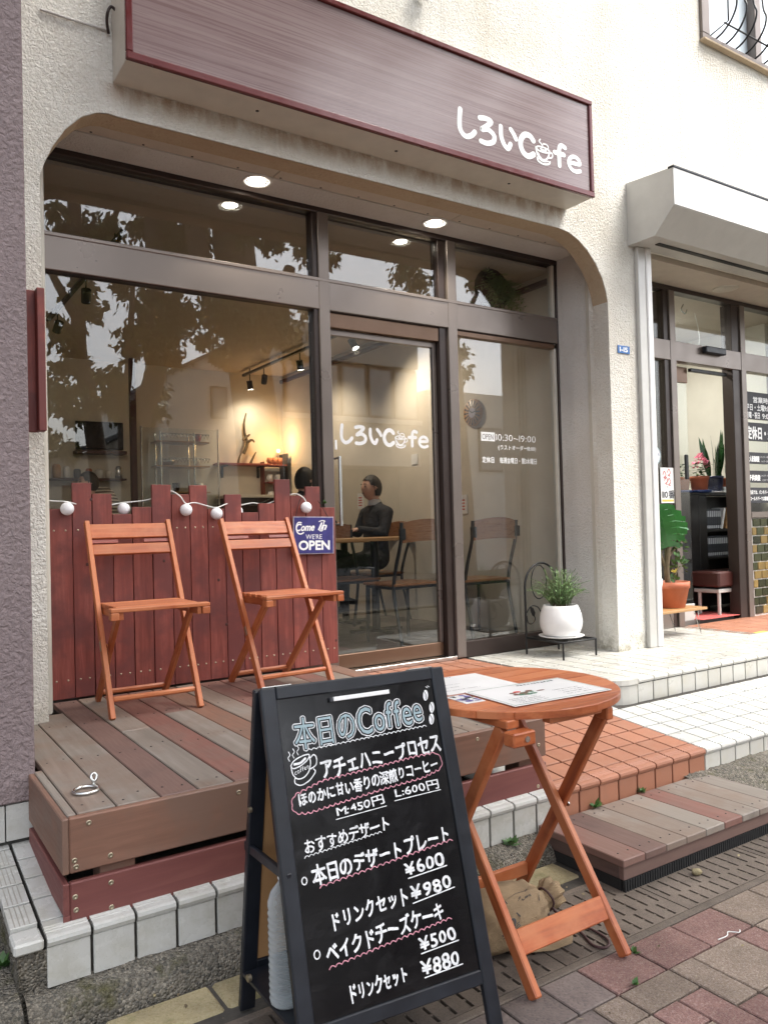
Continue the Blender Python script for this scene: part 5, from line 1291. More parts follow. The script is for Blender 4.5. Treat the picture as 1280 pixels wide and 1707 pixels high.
def monstera_leaf(c, d, nrm, L):
    mb = MB(); d = Vector(d).normalized(); nrm = Vector(nrm).normalized(); s_ = d.cross(nrm).normalized()
    def P(t, w): return Vector(c)+d*L*t+s_*w*L-nrm*(abs(w)**1.5*.35*L)-nrm*.18*L*t*t
    N = 7
    for sd in (-1, 1):
        for k in range(N):
            t0, t1 = k/N, (k+.78)/N
            w = .52*sin(pi*(.12+.82*(k+.5)/N))**.7
            tip = .10
            a, b = P(t0, 0), P(t1+.02, 0); c1, c2 = P(t0+.02, sd*w*.55), P(t1+.04, sd*w*.55); e1, e2 = P(t0+tip, sd*w), P(t1+tip*1.1, sd*w*.96)
            mb.add([a, b, c2, c1], [(0, 1, 2, 3) if sd > 0 else (3, 2, 1, 0)], 0, True); mb.add([c1, c2, e2, e1], [(0, 1, 2, 3) if sd > 0 else (3, 2, 1, 0)], 0, True)
            if k < N-1: mb.add([b, P((k+1)/N, 0), P((k+1)/N+.01, sd*w*.3), P(t1+.03, sd*w*.3)], [(0, 1, 2, 3)], 0, True)
    return mb
for (c, d, n_, L) in (((5.16, -.34, 1.47), (.16, -.1, -.9), (-.75, -.6, .05), .36), ((5.30, -.26, 1.40), (.6, -.3, -.45), (-.5, -.6, .5), .26), ((5.02, -.38, 1.16), (.2, -.3, -.9), (.2, -1, .2), .22)):
    monstera_leaf(c, d, n_, L*.95).obj('leaf', m['leaf_gloss'], mp_)
mb = MB(); mb.tube(smooth([(5.12, -.23, .86), (5.10, -.24, 1.2), (5.13, -.32, 1.46)], 4), .008, 6); mb.tube(smooth([(5.12, -.23, .86), (5.2, -.2, 1.2), (5.30, -.25, 1.40)], 4), .007, 6); mb.tube(smooth([(5.12, -.23, .86), (5.05, -.3, 1.05), (5.02, -.37, 1.16)], 4), .007, 6); mb.obj('stems', m['leaf'], mp_)
yp = tuft('yellow_flower', 'small yellow blooms low among the plants on the bench', (5.34, -.33, .93), .045, 14); yp.data.materials.clear(); yp.data.materials.append(m['ink_yellow']); yp['category'] = 'flower'; yp.pop('group')
# bookshelf inside the second shop
bs = thing('bookcase', 'black bookcase full of dark volumes inside the second shop doorway', 'bookcase', (7.2, .5, .45))
BX0, BX1, BY0, BY1 = 6.70, 7.75, .38, .68
box('top_board', (BX0, BY0, 1.575), (BX1, BY1, 1.60), m['dark_in'], bs); box('side_panel', (BX0, BY0, .45), (BX0+.12, BY1, 1.574), m['dark_in'], bs); box('side_panel', (BX1-.03, BY0, .45), (BX1, BY1, 1.574), m['dark_in'], bs); box('back_panel', (BX0+.12, BY1-.01, .45), (BX1-.03, BY1, 1.574), m['dark_in'], bs, 0)
for z in (1.22, .955): box('shelf', (BX0+.121, BY0+.005, z), (BX1-.031, BY1-.011, z+.02), m['dark_in'], bs)
spine = plain('book_spine', (.03, .035, .045), .35, 0, .3, 40); band = plain('book_band', (.45, .47, .5), .5)
def book(x, w, z, h, mat, rz=0, ry=0, y=.40, bands=True, lab='dark slim book upright in the bookcase row', grp='dark books in the bookcase'):
    o = box('book', (x, y, z), (x+w-.002, y+.14, z+h), mat, None, .001, ry=ry); tag(o, lab, 'book', grp)
    if bands:
        box('spine_band', (x+.003, y-.0012, z+h*.62), (x+w-.006, y-.0002, z+h*.9), band, o, 0); box('spine_band', (x+.003, y-.0012, z+h*.06), (x+w-.006, y-.0002, z+h*.2), band, o, 0)
x = 6.83
while x < 7.42: book(x, .03, .977, .20, spine, lab='dark slim book in the lower, full row of the bookcase', grp='dark books in the lower bookcase row'); x += .0305
x = 6.83
while x < 7.05: book(x, .03, 1.242, .20, spine, lab='dark slim book in the upper row beside the leaning magazine', grp='dark books in the upper bookcase row'); x += .0305
book(7.085, .03, 1.243, .21, m['paper'], 0, radians(17), .39, False, 'white magazine with red print leaning in the bookcase', None); fl = Flat(); fl.disc((0, .02), .03, .035, 0, 0); fl.disc((.01, .03), .012, .02, .0003, 1)
book(7.17, .035, 1.243, .21, m['table_in'], 0, radians(12), .40, False, 'cream book leaning beside the white magazine', None); book(7.235, .05, 1.243, .21, m['table_in'], 0, 0, .40, False, 'thick cream book standing upright at the right of the bookcase shelf', None)
bn = thing('waiting_bench', 'dark brown padded bench with pale metal legs inside the second shop', 'bench', (7.0, .3, .45))
box('cushion', (6.50, .06, .72), (7.6, .36, .86), m['maroon_in'], bn, .015); box('apron', (6.52, .08, .665), (7.58, .34, .70), m['silver'], bn, .004)
for x in (6.55, 7.52):
    for y in (.1, .3): mb = MB(); mb.tube([(x, y, .45), (x, y, .665)], .016, 10); mb.obj('leg', m['silver'], bn)
# plants on the bookcase
sv = thing('snake_plant', 'tall snake plant in navy pot on the black bookcase', 'potted plant', (7.06, .45, 1.6))
mb = MB(); pot(mb, (7.06, .45, 1.615), .085, .15, .8, .02, 1.03); mb.obj('pot', m['navy'], sv); mb = MB(); mb.lathe([(0, 0), (.1, 0), (.11, .012), (.1, .014), (0, .012)], (7.06, .45, 1.601), 20); mb.obj('saucer', m['white_plastic'], sv)
for i in range(15):
    a = random.uniform(0, 2*pi); e = random.uniform(.02, .38); mb = MB(); leafblade(mb, (7.06+.045*cos(a), .45+.045*sin(a), 1.74), (cos(a)*sin(e), sin(a)*sin(e), cos(e)), (-sin(a), cos(a), .01), random.uniform(.28, .5), .022, 6, .06); mb.obj('leaf', m['leaf_dark'], sv)
s2 = thing('snake_plant', 'slender snake plant in small terracotta pot behind the door post', 'potted plant', (7.22, .45, 1.6))
mb = MB(); pot(mb, (7.22, .45, 1.66), .065, .09, .8, .02, 1.05); mb.obj('pot', m['terracotta'], s2); box('stand', (7.14, .40, 1.601), (7.4, .55, 1.659), m['white_plastic'], s2)
for i in range(7):
    a = random.uniform(0, 2*pi); e = random.uniform(.02, .3); mb = MB(); leafblade(mb, (7.22+.03*cos(a), .45+.03*sin(a), 1.73), (cos(a)*sin(e), sin(a)*sin(e), cos(e)), (-sin(a), cos(a), .01), random.uniform(.2, .36), .012, 6, .05); mb.obj('leaf', m['leaf_dark'], s2)
gp = thing('flowering_plant', 'pink flowering plant in terracotta pot beside the navy potted snake plant', 'potted plant', (6.79, .43, 1.6))
mb = MB(); pot(mb, (6.79, .43, 1.615), .085, .145, .82, .03); mb.obj('pot', m['terracotta'], gp); mb = MB(); mb.lathe([(0, 0), (.1, 0), (.12, .022), (.11, .024), (0, .015)], (6.79, .43, 1.601), 20); mb.obj('saucer', m['blue_dish'], gp)
mb = MB(); mf = MB()
for i in range(70):
    a = random.uniform(0, 2*pi); r = random.uniform(0, .11); p = Vector((6.79+r*cos(a), .43+r*sin(a), 1.76+random.uniform(0, .12))); leafblade(mb, p, (cos(a), sin(a), random.uniform(-.3, .5)), (0, 0, 1), .055, .017, 3, .1)
for i in range(170):
    c = random.choice(((6.75, .41, 1.92), (6.81, .42, 1.95), (6.87, .40, 1.88), (6.72, .42, 1.87), (6.79, .38, 1.90))); v = Vector((random.gauss(0, 1), random.gauss(0, 1), random.gauss(0, 1))).normalized()*.025; leafblade(mf, Vector(c)+v, v+Vector((.01, .01, .01)), (0, .3, 1), .022, .012, 2, 0)
mb.obj('leaves', m['leaf'], gp); mf.obj('blossoms', m['pink'], gp)
g2 = thing('potted_plant', 'small grey-leaved plant in pale clay pot behind the sliding glass door', 'potted plant', (6.50, .42, 1.6))
mb = MB(); pot(mb, (6.50, .42, 1.615), .075, .13, .8, .03); mb.obj('pot', m['terra_old'], g2); mb = MB(); mb.lathe([(0, 0), (.09, 0), (.1, .018), (.09, .02), (0, .012)], (6.50, .42, 1.601), 20); mb.obj('saucer', m['blue_dish'], g2); mb = MB()
for i in range(60):
    a = random.uniform(0, 2*pi); r = random.uniform(0, .08); leafblade(mb, (6.5+r*cos(a), .42+r*sin(a), 1.74+random.uniform(0, .13)), (cos(a), sin(a), .4), (0, 0, 1), .03, .012, 3, .1)
mb.obj('leaves', m['leaf_dark'], g2)
cab = thing('counter_cabinet', 'dark low cabinet behind the sliding glass door carrying the pots', 'cabinet', (6.45, .6, .45)); box('carcass', (6.2, .38, .45), (6.695, .7, 1.58), m['dark_in'], cab); box('top', (6.18, .37, 1.581), (6.697, .71, 1.60), m['dark_in'], cab)
dm = box('door_mat', (6.15, .0, .459), (6.75, .35, .464), m['mortar_red'], None, .001); tag(dm, 'red door mat in the second shop doorway', 'mat')
# notices on the second shop
def notice(name, label, x0, z0, x1, z1, bg, draw, cat='sign', grp=None, y=-.0025, dz=.004):
    o = box(name, (x0, y, z0), (x1, y+dz, z1), m[bg], None, .0005); tag(o, label, cat, grp)
    fl = Flat(); draw(fl, x1-x0, z1-z0); fl.obj('print', [m['white_print'], m['ink'], m['ink_red'], m['blue_plate'], m['ink_green'], m['ink_yellow']], o, FRONT(x0, y-.0008, z0)); return o
Yn = .012
def n1(f, w, h): f.text('営業時間', .14, .165, .06, .34, 'b'); f.text('平日・土曜9:00', .02, .09, .066, .42, 'b'); f.text('日曜・祝日', .02, .015, .066, .235, 'b'); f.text('9:00', .29, .015, .066, .16, 'b')
notice('hours_board', 'black board with the second shop\'s opening hours, topmost on its window', 6.91, 2.275, 7.6, 2.535, 'ink', n1, y=Yn)
notice('closed_day_board', 'black board with one line of large white lettering under the opening hours', 6.918, 2.07, 7.6, 2.245, 'ink', lambda f, w, h: f.text('定休日・火曜', .015, .03, .125, .52, 'h'), y=Yn)
def n3(t): return lambda f, w, h: (f.text(t, .012, .026, .058, .19, 'h'), f.text('シャンプー・顔そり付', .21, .06, .022, .19, 'r'), f.text('シャンプー・顔そり付', .23, .02, .02, .15, 'r'))
notice('price_board', 'thin black price board, third from the top, with heavy white characters', 6.924, 1.853, 7.6, 1.963, 'ink', n3('大人普通調髪'), y=Yn)
notice('price_board', 'thin black price board, fourth from the top, above the two-line notice', 6.93, 1.675, 7.6, 1.79, 'ink', n3('子供調髪'), y=Yn)
notice('notice_board', 'black board with two lines of small lettering, lowest on the window', 6.938, 1.485, 7.6, 1.63, 'ink', lambda f, w, h: (f.text('当店では、パンチパーマ、', .012, .085, .042, .36, 'b'), f.text('コールドパーマは御遠慮し', .012, .025, .042, .36, 'b')), y=Yn)
def n4(f, w, h):
    f.text('110番', .015, .045, .075, .165, 'b', mi=1); f.text('こども', .03, .125, .028, .07, 'r', mi=1); f.rect(.01, .012, w-.01, .03, 0, 5)
    for (a, b) in ((.05, .24), (.11, .26), (.07, .19), (.11, .18)): f.line(smooth([(a-.02, b), (a, b+.03), (a+.02, b-.005), (a-.01, b-.025), (a+.015, b-.03)], 4), .008, 0, 2)
notice('safety_sticker', 'white and yellow sticker with red drawing and the number 110 on the door frame', 5.625, 1.49, 5.80, 1.79, 'paper', n4, 'sticker', None, -.014, .003)
o = thing('round_sticker', 'pale blue round sticker on the narrow pane by the white shutter rail', 'sticker', (5.61, .02, 1.9)); fl = Flat(); fl.disc((0, 0), .072, .078, 0, 0, 28); fl.disc((0, 0), .062, .068, .0004, 1, 28); fl.add([(-.03, -.03), (.03, -.03), (0, .035)], [(0, 1, 2)], .0008, 0); fl.line([(-.045, 0), (-.04, .015)], .006, .0008, 2); fl.line([(.045, 0), (.04, .015)], .006, .0008, 2)
fl.obj('print', [m['chalk_blue'], m['chalk'], m['blue_plate']], o, FRONT(5.61, .0195, 1.895))
# second shop room
for nm, lo, hi, mt in (('shop_floor', (4.935, .062, .40), (9.3, 5.9, .455), 'floor_in'), ('shop_back_wall', (4.935, 2.6, .45), (9.3, 2.7, 3.6), 'wall_shop'), ('shop_ceiling', (4.935, .065, 3.34), (9.3, 2.6, 3.45), 'ceil_in'), ('shop_side_wall', (4.932, .07, .45), (4.95, 2.6, 3.34), 'wall_shop'), ('shop_side_wall', (7.78, .30, .45), (7.85, 2.6, 3.34), 'wall_shop')):
    box(nm, lo, hi, m[mt], None, 0)['kind'] = 'structure'
tl = thing('tube_light', 'lit fluorescent tube fitting on the second shop ceiling', 'ceiling light', (6.5, .9, 3.2)); box('fitting', (5.62, .86, 3.28), (7.0, .96, 3.335), m['white_plastic'], tl)
mb = MB(); mb.tube([(5.66, .91, 3.255), (6.96, .91, 3.255)], .018, 10); mb.obj('tube', m['lamp_tube'], tl)
ld = bpy.data.lights.new('tube_lamp', 'AREA'); ld.shape = 'RECTANGLE'; ld.size = 1.2; ld.size_y = .08; ld.energy = 15; ld.color = (1, .98, .9); lo_ = bpy.data.objects.new('tube_lamp', ld); COL.objects.link(lo_); lo_.location = (6.4, .91, 3.22)
mb = MB(); mb.tube(smooth([(6.1, .05, 3.25), (6.07, .05, 3.2), (6.12, .05, 3.17), (6.15, .05, 3.21)], 5), .006, 6); tag(mb.obj('ceiling_hook', m['steel']), 'small metal hook hanging behind the transom pane of the second shop', 'hook')
mb = MB(); mb.tube(smooth([(6.62, .3, 3.3), (6.68, .3, 3.1), (6.66, .3, 2.95)], 5), .003, 5); tag(mb.obj('pull_cord', m['cord_white']), 'thin pull cord hanging from the second shop ceiling', 'cord')
# ================================================================== café interior
for nm, lo, hi, mt in (('cafe_floor', (.3, .08, .40), (4.56, 4.9, .45), 'floor_in'), ('cafe_back_wall', (.3, 4.82, .45), (4.56, 4.9, 3.3), 'wall_in'), ('cafe_ceiling', (.3, .075, 3.30), (4.56, 4.9, 3.4), 'ceil_in'), ('cafe_side_wall', (.30, .08, .45), (.4, 4.82, 3.3), 'wall_in'), ('cafe_side_wall', (4.50, .075, .45), (4.558, 4.82, 3.3), 'wall_in')):
    box(nm, lo, hi, m[mt], None, 0)['kind'] = 'structure'
cr_ = box('picture_rail', (4.47, .08, 3.205), (4.499, 4.8, 3.25), m['maroon_in'], None, .002); tag(cr_, 'dark timber rail running along the top of the café side wall', 'rail')
def spot_lamp(mb, p, aim, r=.035, L=.1):
    p = Vector(p); d = (Vector(aim)-p).normalized(); mb.tube([p+Vector((0, 0, .14)), p+Vector((0, 0, .02))], .006, 6); mb.tube([p-d*L*.6, p+d*L*.4], r, 12)
    return p+d*(L*.4+.002), d
def track(label, x, y0, y1, spots):
    t = thing('track_light', label, 'track light', (x, (y0+y1)/2, 3.25), 0, 'ceiling track lights in the café')
    box('rail', (x-.018, y0, 3.235), (x+.018, y1, 3.262), m['black_iron'], t, .003)
    mb = MB()
    for y in (y0+.2, y1-.2): mb.tube([(x, y, 3.262), (x, y, 3.30)], .006, 6)
    mb.obj('hanger', m['black_iron'], t)
    for (y, aim, lit, en) in spots:
        mb = MB(); c, d = spot_lamp(mb, (x, y, 3.09), aim); h = mb.obj('spot_head', m['black_iron'], t)
        if lit:
            mg = MB(); q = d.orthogonal().normalized(); s_ = d.cross(q); mg.add([c+q*.03*cos(2*pi*i/14)+s_*.03*sin(2*pi*i/14) for i in range(14)], [tuple(range(14))]); mg.obj('bulb', m['lamp'], h)
            ld = bpy.data.lights.new('spot', 'SPOT'); ld.energy = en; ld.spot_size = radians(145); ld.spot_blend = 1; ld.color = (1, .84, .66); ld.shadow_soft_size = .04
            lo = bpy.data.objects.new('spot_lamp', ld); COL.objects.link(lo); lo.location = c+d*.02; lo.rotation_euler = d.to_track_quat('-Z', 'Y').to_euler()
track('black ceiling track over the kitchen end with lit spot head', 1.40, .7, 3.1, [(1.7, (1.8, 3.8, .8), True, 8), (2.7, (1.0, 4.4, 1.0), False, 0), (1.1, (1.0, 2.5, .6), True, 6)])
track('black ceiling track over the tables with spot heads aimed at the side wall', 3.93, 1.6, 4.7, [(2.1, (4.45, 1.3, 1.3), True, 24), (3.2, (4.45, 3.6, 1.3), True, 13), (4.1, (4.1, 4.8, 2.2), False, 0), (4.5, (4.25, 4.75, 1.9), True, 9)])
# hanging bowl with fern
hb = thing('hanging_planter', 'black hanging half-bowl spilling fern fronds at the ceiling behind the right transom', 'hanging plant', (4.1, .22, 3.2))
mb = MB(); n_ = 10; V = []; Fc = []
for i in range(n_+1):
    for k in range(17):
        a = -pi*.5+pi*i/n_*1.0; b = pi*k/16
        V.append((4.02+.17*cos(b)*cos(a*.98), .22+.06*sin(b)*cos(a), 3.13+.16*sin(a)))
for i in range(n_):
    for k in range(16): Fc.append((i*17+k, i*17+k+1, (i+1)*17+k+1, (i+1)*17+k))
mb.add(V, Fc, 0, True); mb.tube([(4.0, .23, 3.26), (4.0, .23, 3.30)], .004, 5); mb.obj('bowl', m['black_iron'], hb)
mb = MB()
for i in range(130):
    a = random.uniform(-.4, pi*1.1); d = Vector((cos(a)*.8+.35, sin(a)*.3-.02, random.uniform(-.6, .6))).normalized(); p = Vector((4.09+random.uniform(-.08, .1), .21+random.uniform(-.03, .04), 3.14+random.uniform(-.08, .08))); L = random.uniform(.14, .27)
    for k in range(7):
        t = k/7; c = p+d*L*t+Vector((0, 0, -.09*t*t))
        for s in (-1, 1): leafblade(mb, c, d*.4+d.cross(Vector((0, 0, 1)))*s+Vector((0, 0, -.2)), (0, 0, 1), .045*(1-t*.5), .008, 2, 0)
mb.obj('fern', m['rosemary_tip'], hb)
# clock
ck = thing('wall_clock', 'round sunburst wall clock with dark rays on the café side wall', 'clock', (4.49, 1.05, 2.33))
mb = MB(); MC = Matrix.Translation((4.497, 1.045, 2.33)) @ Matrix.Rotation(-pi/2, 4, 'Y')
k0 = len(mb.v); mb.lathe([(0, .02), (.115, .02), (.122, .012), (.122, 0)], (0, 0, 0), 32); mb.v = [tuple(MC @ Vector(v)) for v in mb.v]; mb.obj('face', m['table_in'], ck)
fl = Flat()
for i in range(16): a = 2*pi*i/16; fl.line([(.048*cos(a), .048*sin(a)), (.108*cos(a), .108*sin(a))], [.009, .016], 0, 0, False, False)
fl.disc((0, 0), .045, .045, .0002, 1, 24); fl.line([(0, 0), (.03, .045)], .009, .001, 0); fl.line([(0, 0), (.01, -.06)], .009, .001, 0)
fl.obj('rays_and_hands', [m['ink'], m['sign_edge']], ck, MC @ Matrix.Translation((0, 0, .0212)))
def wallcard(label, y, z, h, w, mt='paper'):
    o = box('wall_card', (4.494, y, z), (4.499, y+w, z+h), m[mt], None, 0); tag(o, label, 'notice')
    fl = Flat()
    for k in range(4): fl.rect(.02, h*.2+k*h*.16, w-.03, h*.2+k*h*.16+.012, 0, 0)
    fl.obj('print', [m['ink_red']], o, Matrix.Translation((4.4932, y+w, z)) @ Matrix.Rotation(-pi/2, 4, 'Z') @ Matrix.Rotation(pi/2, 4, 'X'))
wallcard('small card with reddish print on the side wall below the sunburst clock', 1.17, 1.45, .17, .13); wallcard('small framed card on the side wall behind the seated man', 2.9, 1.55, .17, .12)
sw_ = box('wall_switch', (4.492, 1.9, 1.95), (4.499, 2.0, 2.05), m['white_plastic'], None, .001); tag(sw_, 'white square card on the side wall behind the door lettering', 'switch')
# dining furniture
def dining_chair(label):
    t = thing('dining_chair', label, 'chair', (0, 0, 0), 0, 'café dining chairs')
    # local: faces +y, seat height .46
    for s in (-1, 1):
        mb = MB(); mb.tube(smooth([(s*.205, -.25, .003), (s*.205, -.205, .2), (s*.205, -.165, .42), (s*.205, -.2, .6), (s*.205, -.26, .78), (s*.205, -.275, .93)], 5), .013, 8); mb.obj('rear_leg', m['slate_leg'], t, None, True)
        mb = MB(); mb.tube([(s*.19, .19, .003), (s*.19, .18, .445)], .013, 8); mb.obj('front_leg', m['slate_leg'], t, None, True)
        box('back_clip', (s*.205-.022, -.295, .80), (s*.205+.022, -.268, .885), m['slate_leg'], t, .003, local=True)
    mb = MB(); mb.tube([(-.19, .18, .435), (.19, .18, .435), (.205, -.165, .435), (-.205, -.165, .435)], .011, 6, closed=True); mb.obj('seat_frame', m['slate_leg'], t, None, True)
    box('seat', (-.215, -.19, .447), (.215, .205, .468), m['seat_in'], t, .006, local=True)
    mb = MB(); N = 10; V = []; Fc = []
    for i in range(N+1):
        x = -.2+.4*i/N; c = -.045*(1-(x/.2)**2); h = .03*(1-(x/.2)**2)
        for (dy, z) in ((0, .775+h*.5), (.014, .775+h*.5), (.014, .925+h), (0, .925+h)): V.append((x, -.275+c+dy, z))
    for i in range(N):
        for k in range(4): Fc.append((i*4+k, (i+1)*4+k, (i+1)*4+(k+1) % 4, i*4+(k+1) % 4))
    mb.add(V, Fc+[(0, 1, 2, 3), (4*N+3, 4*N+2, 4*N+1, 4*N)]); mb.obj('backrest', m['seat_in'], t, None, True, fix=True)
    return t
FZ = .45
dc = dining_chair('café chair with curved wooden back seen through the glass door')
spots_ = [((3.54, .83, 3), dc.get('label')), ((4.17, .72, -2), 'café chair with curved wooden back seen through the narrow side pane'), ((3.05, 1.66, 180), 'café chair across the near table, leftmost behind the door handle'), ((3.52, 1.66, 178), 'café chair across the near table, just right of the door handle'), ((4.17, 2.22, 90), 'café chair the man in the suit sits on'), ((3.40, 2.22, -90), 'café chair the dark-haired guest sits on')]
for i, ((x, y, a), lb) in enumerate(spots_):
    c = dc if i == 0 else copy_tree(dc); c['label'] = lb; c.matrix_basis = Matrix.Translation((x, y, FZ)) @ Matrix.Rotation(radians(a), 4, 'Z') @ Matrix.Diagonal((1.06, 1.06, 1, 1))
def dining_table(label, x0, x1, y0, y1, z):
    t = thing('dining_table', label, 'table', ((x0+x1)/2, (y0+y1)/2, FZ), 0, 'café tables')
    box('top', (x0, y0, z-.028), (x1, y1, z), m['table_in'], t, .004); xm_, ym = (x0+x1)/2, (y0+y1)/2
    mb = MB(); mb.tube([(xm_, ym, FZ+.02), (xm_, ym, z-.029)], .035, 12); mb.obj('column', m['black_iron'], t); box('foot', (xm_-.25, ym-.04, FZ), (xm_+.25, ym+.04, FZ+.025), m['black_iron'], t, .006); box('foot', (xm_-.04, ym-.22, FZ+.001), (xm_+.04, ym+.22, FZ+.027), m['black_iron'], t, .006)
dining_table('oak topped café table nearest the glass door', 3.05, 4.40, 1.22, 1.80, 1.262); dining_table('oak café table between the two seated guests', 3.69, 4.0, 2.0, 2.46, 1.24)
# people
def head(parent, c, yaw_, hair_back=True, scale=1.0):
    mb = MB(); nU, nV = 24, 18; V = []; HV = []
    for i in range(nV+1):
        th = pi*i/nV
        for k in range(nU):
            ph = 2*pi*k/nU; d = Vector((sin(th)*cos(ph), sin(th)*sin(ph), cos(th)))   # face towards +x
            x, y, z = d.x*.098, d.y*.076, d.z*.118
            if d.z < 0: x += .012*(-d.z)*(1 if d.x > -.2 else -2); y *= 1-.22*(-d.z)**1.5
            g = math.exp(-((d.y/.16)**2+((d.z+.02)/.2)**2)) if d.x > 0 else 0; x += .02*g                       # nose
            g = math.exp(-((abs(d.y)-.34)**2/.02+((d.z-.14)/.12)**2)) if d.x > 0 else 0; x -= .012*g              # eye sockets
            g = math.exp(-((d.y/.3)**2+((d.z+.42)/.1)**2)) if d.x > 0 else 0; x += .006*g                           # lips
            V.append((x, y, z))
    Fc = [(i*nU+k, (i+1)*nU+k, (i+1)*nU+(k+1) % nU, i*nU+(k+1) % nU) for i in range(nV) for k in range(nU)]
    mb.add(V, Fc, 0, True)
    for s in (-1, 1): mb.sphere((-.012, s*.077, -.005), .024, 6, 0, (.9, .35, 1.3))
    mb.tube([(-.02, 0, -.08), (-.03, 0, -.17)], [.052, .056], 12)
    Mh = Matrix.Translation(c) @ Matrix.Rotation(yaw_, 4, 'Z') @ Matrix.Scale(scale, 4)
    mb.obj('head', m['skin'], parent, Mh)
    me = MB()
    for s in (-1, 1): me.sphere((.084, s*.03, .014), .009, 6); me.tube([(.094, s*.016, .034), (.094, s*.034, .038), (.084, s*.05, .032)], .0035, 5)
    me.tube([(.092, -.022, -.052), (.1, 0, -.050), (.092, .022, -.052)], .003, 5)
    me.obj('eyes', m['ink'], parent, Mh)
    mb = MB(); V = []
    for i in range(13):
        th = pi*.72*i/12
        for k in range(nU):
            ph = 2*pi*k/nU; lim = .98 if cos(ph) < .1 else (.62 if cos(ph) < .55 else .44)
            t2 = th*lim if th*lim < pi*.72 else pi*.72
            d = Vector((sin(t2)*cos(ph), sin(t2)*sin(ph), cos(t2))); r = 1.09+.025*noise.noise(d*6)
            V.append((d.x*.100*r-.006, d.y*.079*r, d.z*.120*r))
    mb.add(V, [(i*nU+k, (i+1)*nU+k, (i+1)*nU+(k+1) % nU, i*nU+(k+1) % nU) for i in range(12) for k in range(nU)], 0, True); mb.obj('hair', m['hair'], parent, Mh)
def skin(name, joints, edges, mat, parent, Mw, sub=2):
    """one closed body: ellipsoids strung along the joints, fused into a single smooth surface"""
    mb = MB(); vs = .014 if sub > 1 else .006
    for a, b_ in edges:
        pa, ra = Vector(joints[a][0]), joints[a][1]; pb_2, rb_ = Vector(joints[b_][0]), joints[b_][1]
        ra = ra if isinstance(ra, tuple) else (ra, ra); rb_ = rb_ if isinstance(rb_, tuple) else (rb_, rb_)
        n = max(2, int((pb_2-pa).length/.022))
        for k in range(n+1):
            t = k/n; rl = ra[0]+(rb_[0]-ra[0])*t; rd = ra[1]+(rb_[1]-ra[1])*t
            mb.sphere(pa.lerp(pb_2, t), 1, 7, 0, (rd, rl, (rl+rd)/2*.9 if sub > 1 else rd))
    o = mb.obj(name, mat, parent, Mw)
    r = o.modifiers.new('fuse', 'REMESH'); r.mode = 'VOXEL'; r.voxel_size = vs; r.use_smooth_shade = True
    s = o.modifiers.new('soften', 'SMOOTH'); s.factor = .5; s.iterations = 6 if sub > 1 else 3
    return o
def hand(parent, w, d, side):
    """palm, four bent fingers and a thumb; w wrist position, d direction, palm down"""
    w = Vector(w); d = Vector(d).normalized(); u = Vector((0, 0, 1)); s_ = d.cross(u).normalized()*side
    J = [(w, .022), (w+d*.05, (.036, .016)), (w+d*.085, (.036, .014))]; E = [(0, 1), (1, 2)]
    skin('hand', [(tuple(a), b) for a, b in J], E, m['skin'], parent, Matrix(), 1)
    mb = MB()
    for k in range(4):
        o = w+d*.075+s_*(-.027+.018*k); L = (.062, .072, .068, .052)[k]
        mb.tube([o, o+d*L*.45+u*.004, o+d*L*.8-u*.012, o+d*L-u*.028], [.0088, .0085, .0078, .006], 8)
    o = w+d*.02-s_*.028; mb.tube([o, o+d*.03-s_*.022-u*.005, o+d*.06-s_*.028-u*.015], [.011, .010, .007], 8); mb.obj('fingers', m['skin'], parent)
def seated(label, loc, yaw_, top, trousers=None, collar=True):
    t = thing('person', label, 'person', loc)
    Mw = Matrix.Translation(loc) @ Matrix.Rotation(yaw_, 4, 'Z')     # faces local +x, z from the floor
    J = [((0, 0, .52), (.155, .13)), ((.0, 0, .66), (.15, .115)), ((.0, 0, .83), (.165, .115)), ((-.015, 0, .94), (.17, .10)), ((-.01, 0, 1.0), (.10, .075)), ((0, 0, 1.07), .055)]
    E = [(0, 1), (1, 2), (2, 3), (3, 4), (4, 5)]
    for s in (-1, 1):
        b = len(J); J += [((-.01, s*.19, .955), .068), ((.06, s*.235, .76), .052), ((.27, s*.14, .80), .038)]; E += [(3, b), (b, b+1), (b+1, b+2)]
        b = len(J); J += [((.07, s*.095, .50), .095), ((.44, s*.11, .48), .068), ((.45, s*.11, .25), .052), ((.44, s*.11, .06), .042), ((.56, s*.12, .035), .036)]; E += [(0, b), (b, b+1), (b+1, b+2), (b+2, b+3), (b+3, b+4)]
    skin('body', J, E, top, t, Mw)
    hd = Mw @ Vector((.04, 0, 1.20)); head(t, hd, yaw_)
    for s in (-1, 1): hand(t, Mw @ Vector((.28, s*.138, .80)), Mw.to_3x3() @ Vector((1, -s*.25, -.05)), s)
    if collar:
        mb = MB(); mb.lathe([(.078, 1.03), (.070, 1.075), (.062, 1.09), (.058, 1.075)], (0, 0, 0), 20); mb.v = [(v[0]*.9+.006, v[1], v[2]) for v in mb.v]; mb.obj('shirt_collar', m['shirt'], t, Mw)
    return t
seated('person in dark suit and white collar seated in profile behind the glass door', (4.20, 2.22, .535), pi, m['suit'])
seated('person in dark clothes seen from behind, only the head above the maroon screen', (3.41, 2.22, .60), radians(20), m['dark_tee'], collar=False)
stf = thing('person', 'person in striped top bending over the kitchen counter at the back', 'person', (2.33, 4.35, FZ))
J = [((0, 0, .9), (.14, .11)), ((-.05, 0, 1.08), (.15, .11)), ((-.16, 0, 1.28), (.165, .11)), ((-.21, 0, 1.34), (.07, .06)), ((-.24, 0, 1.37), .05)]; E = [(0, 1), (1, 2), (2, 3), (3, 4)]
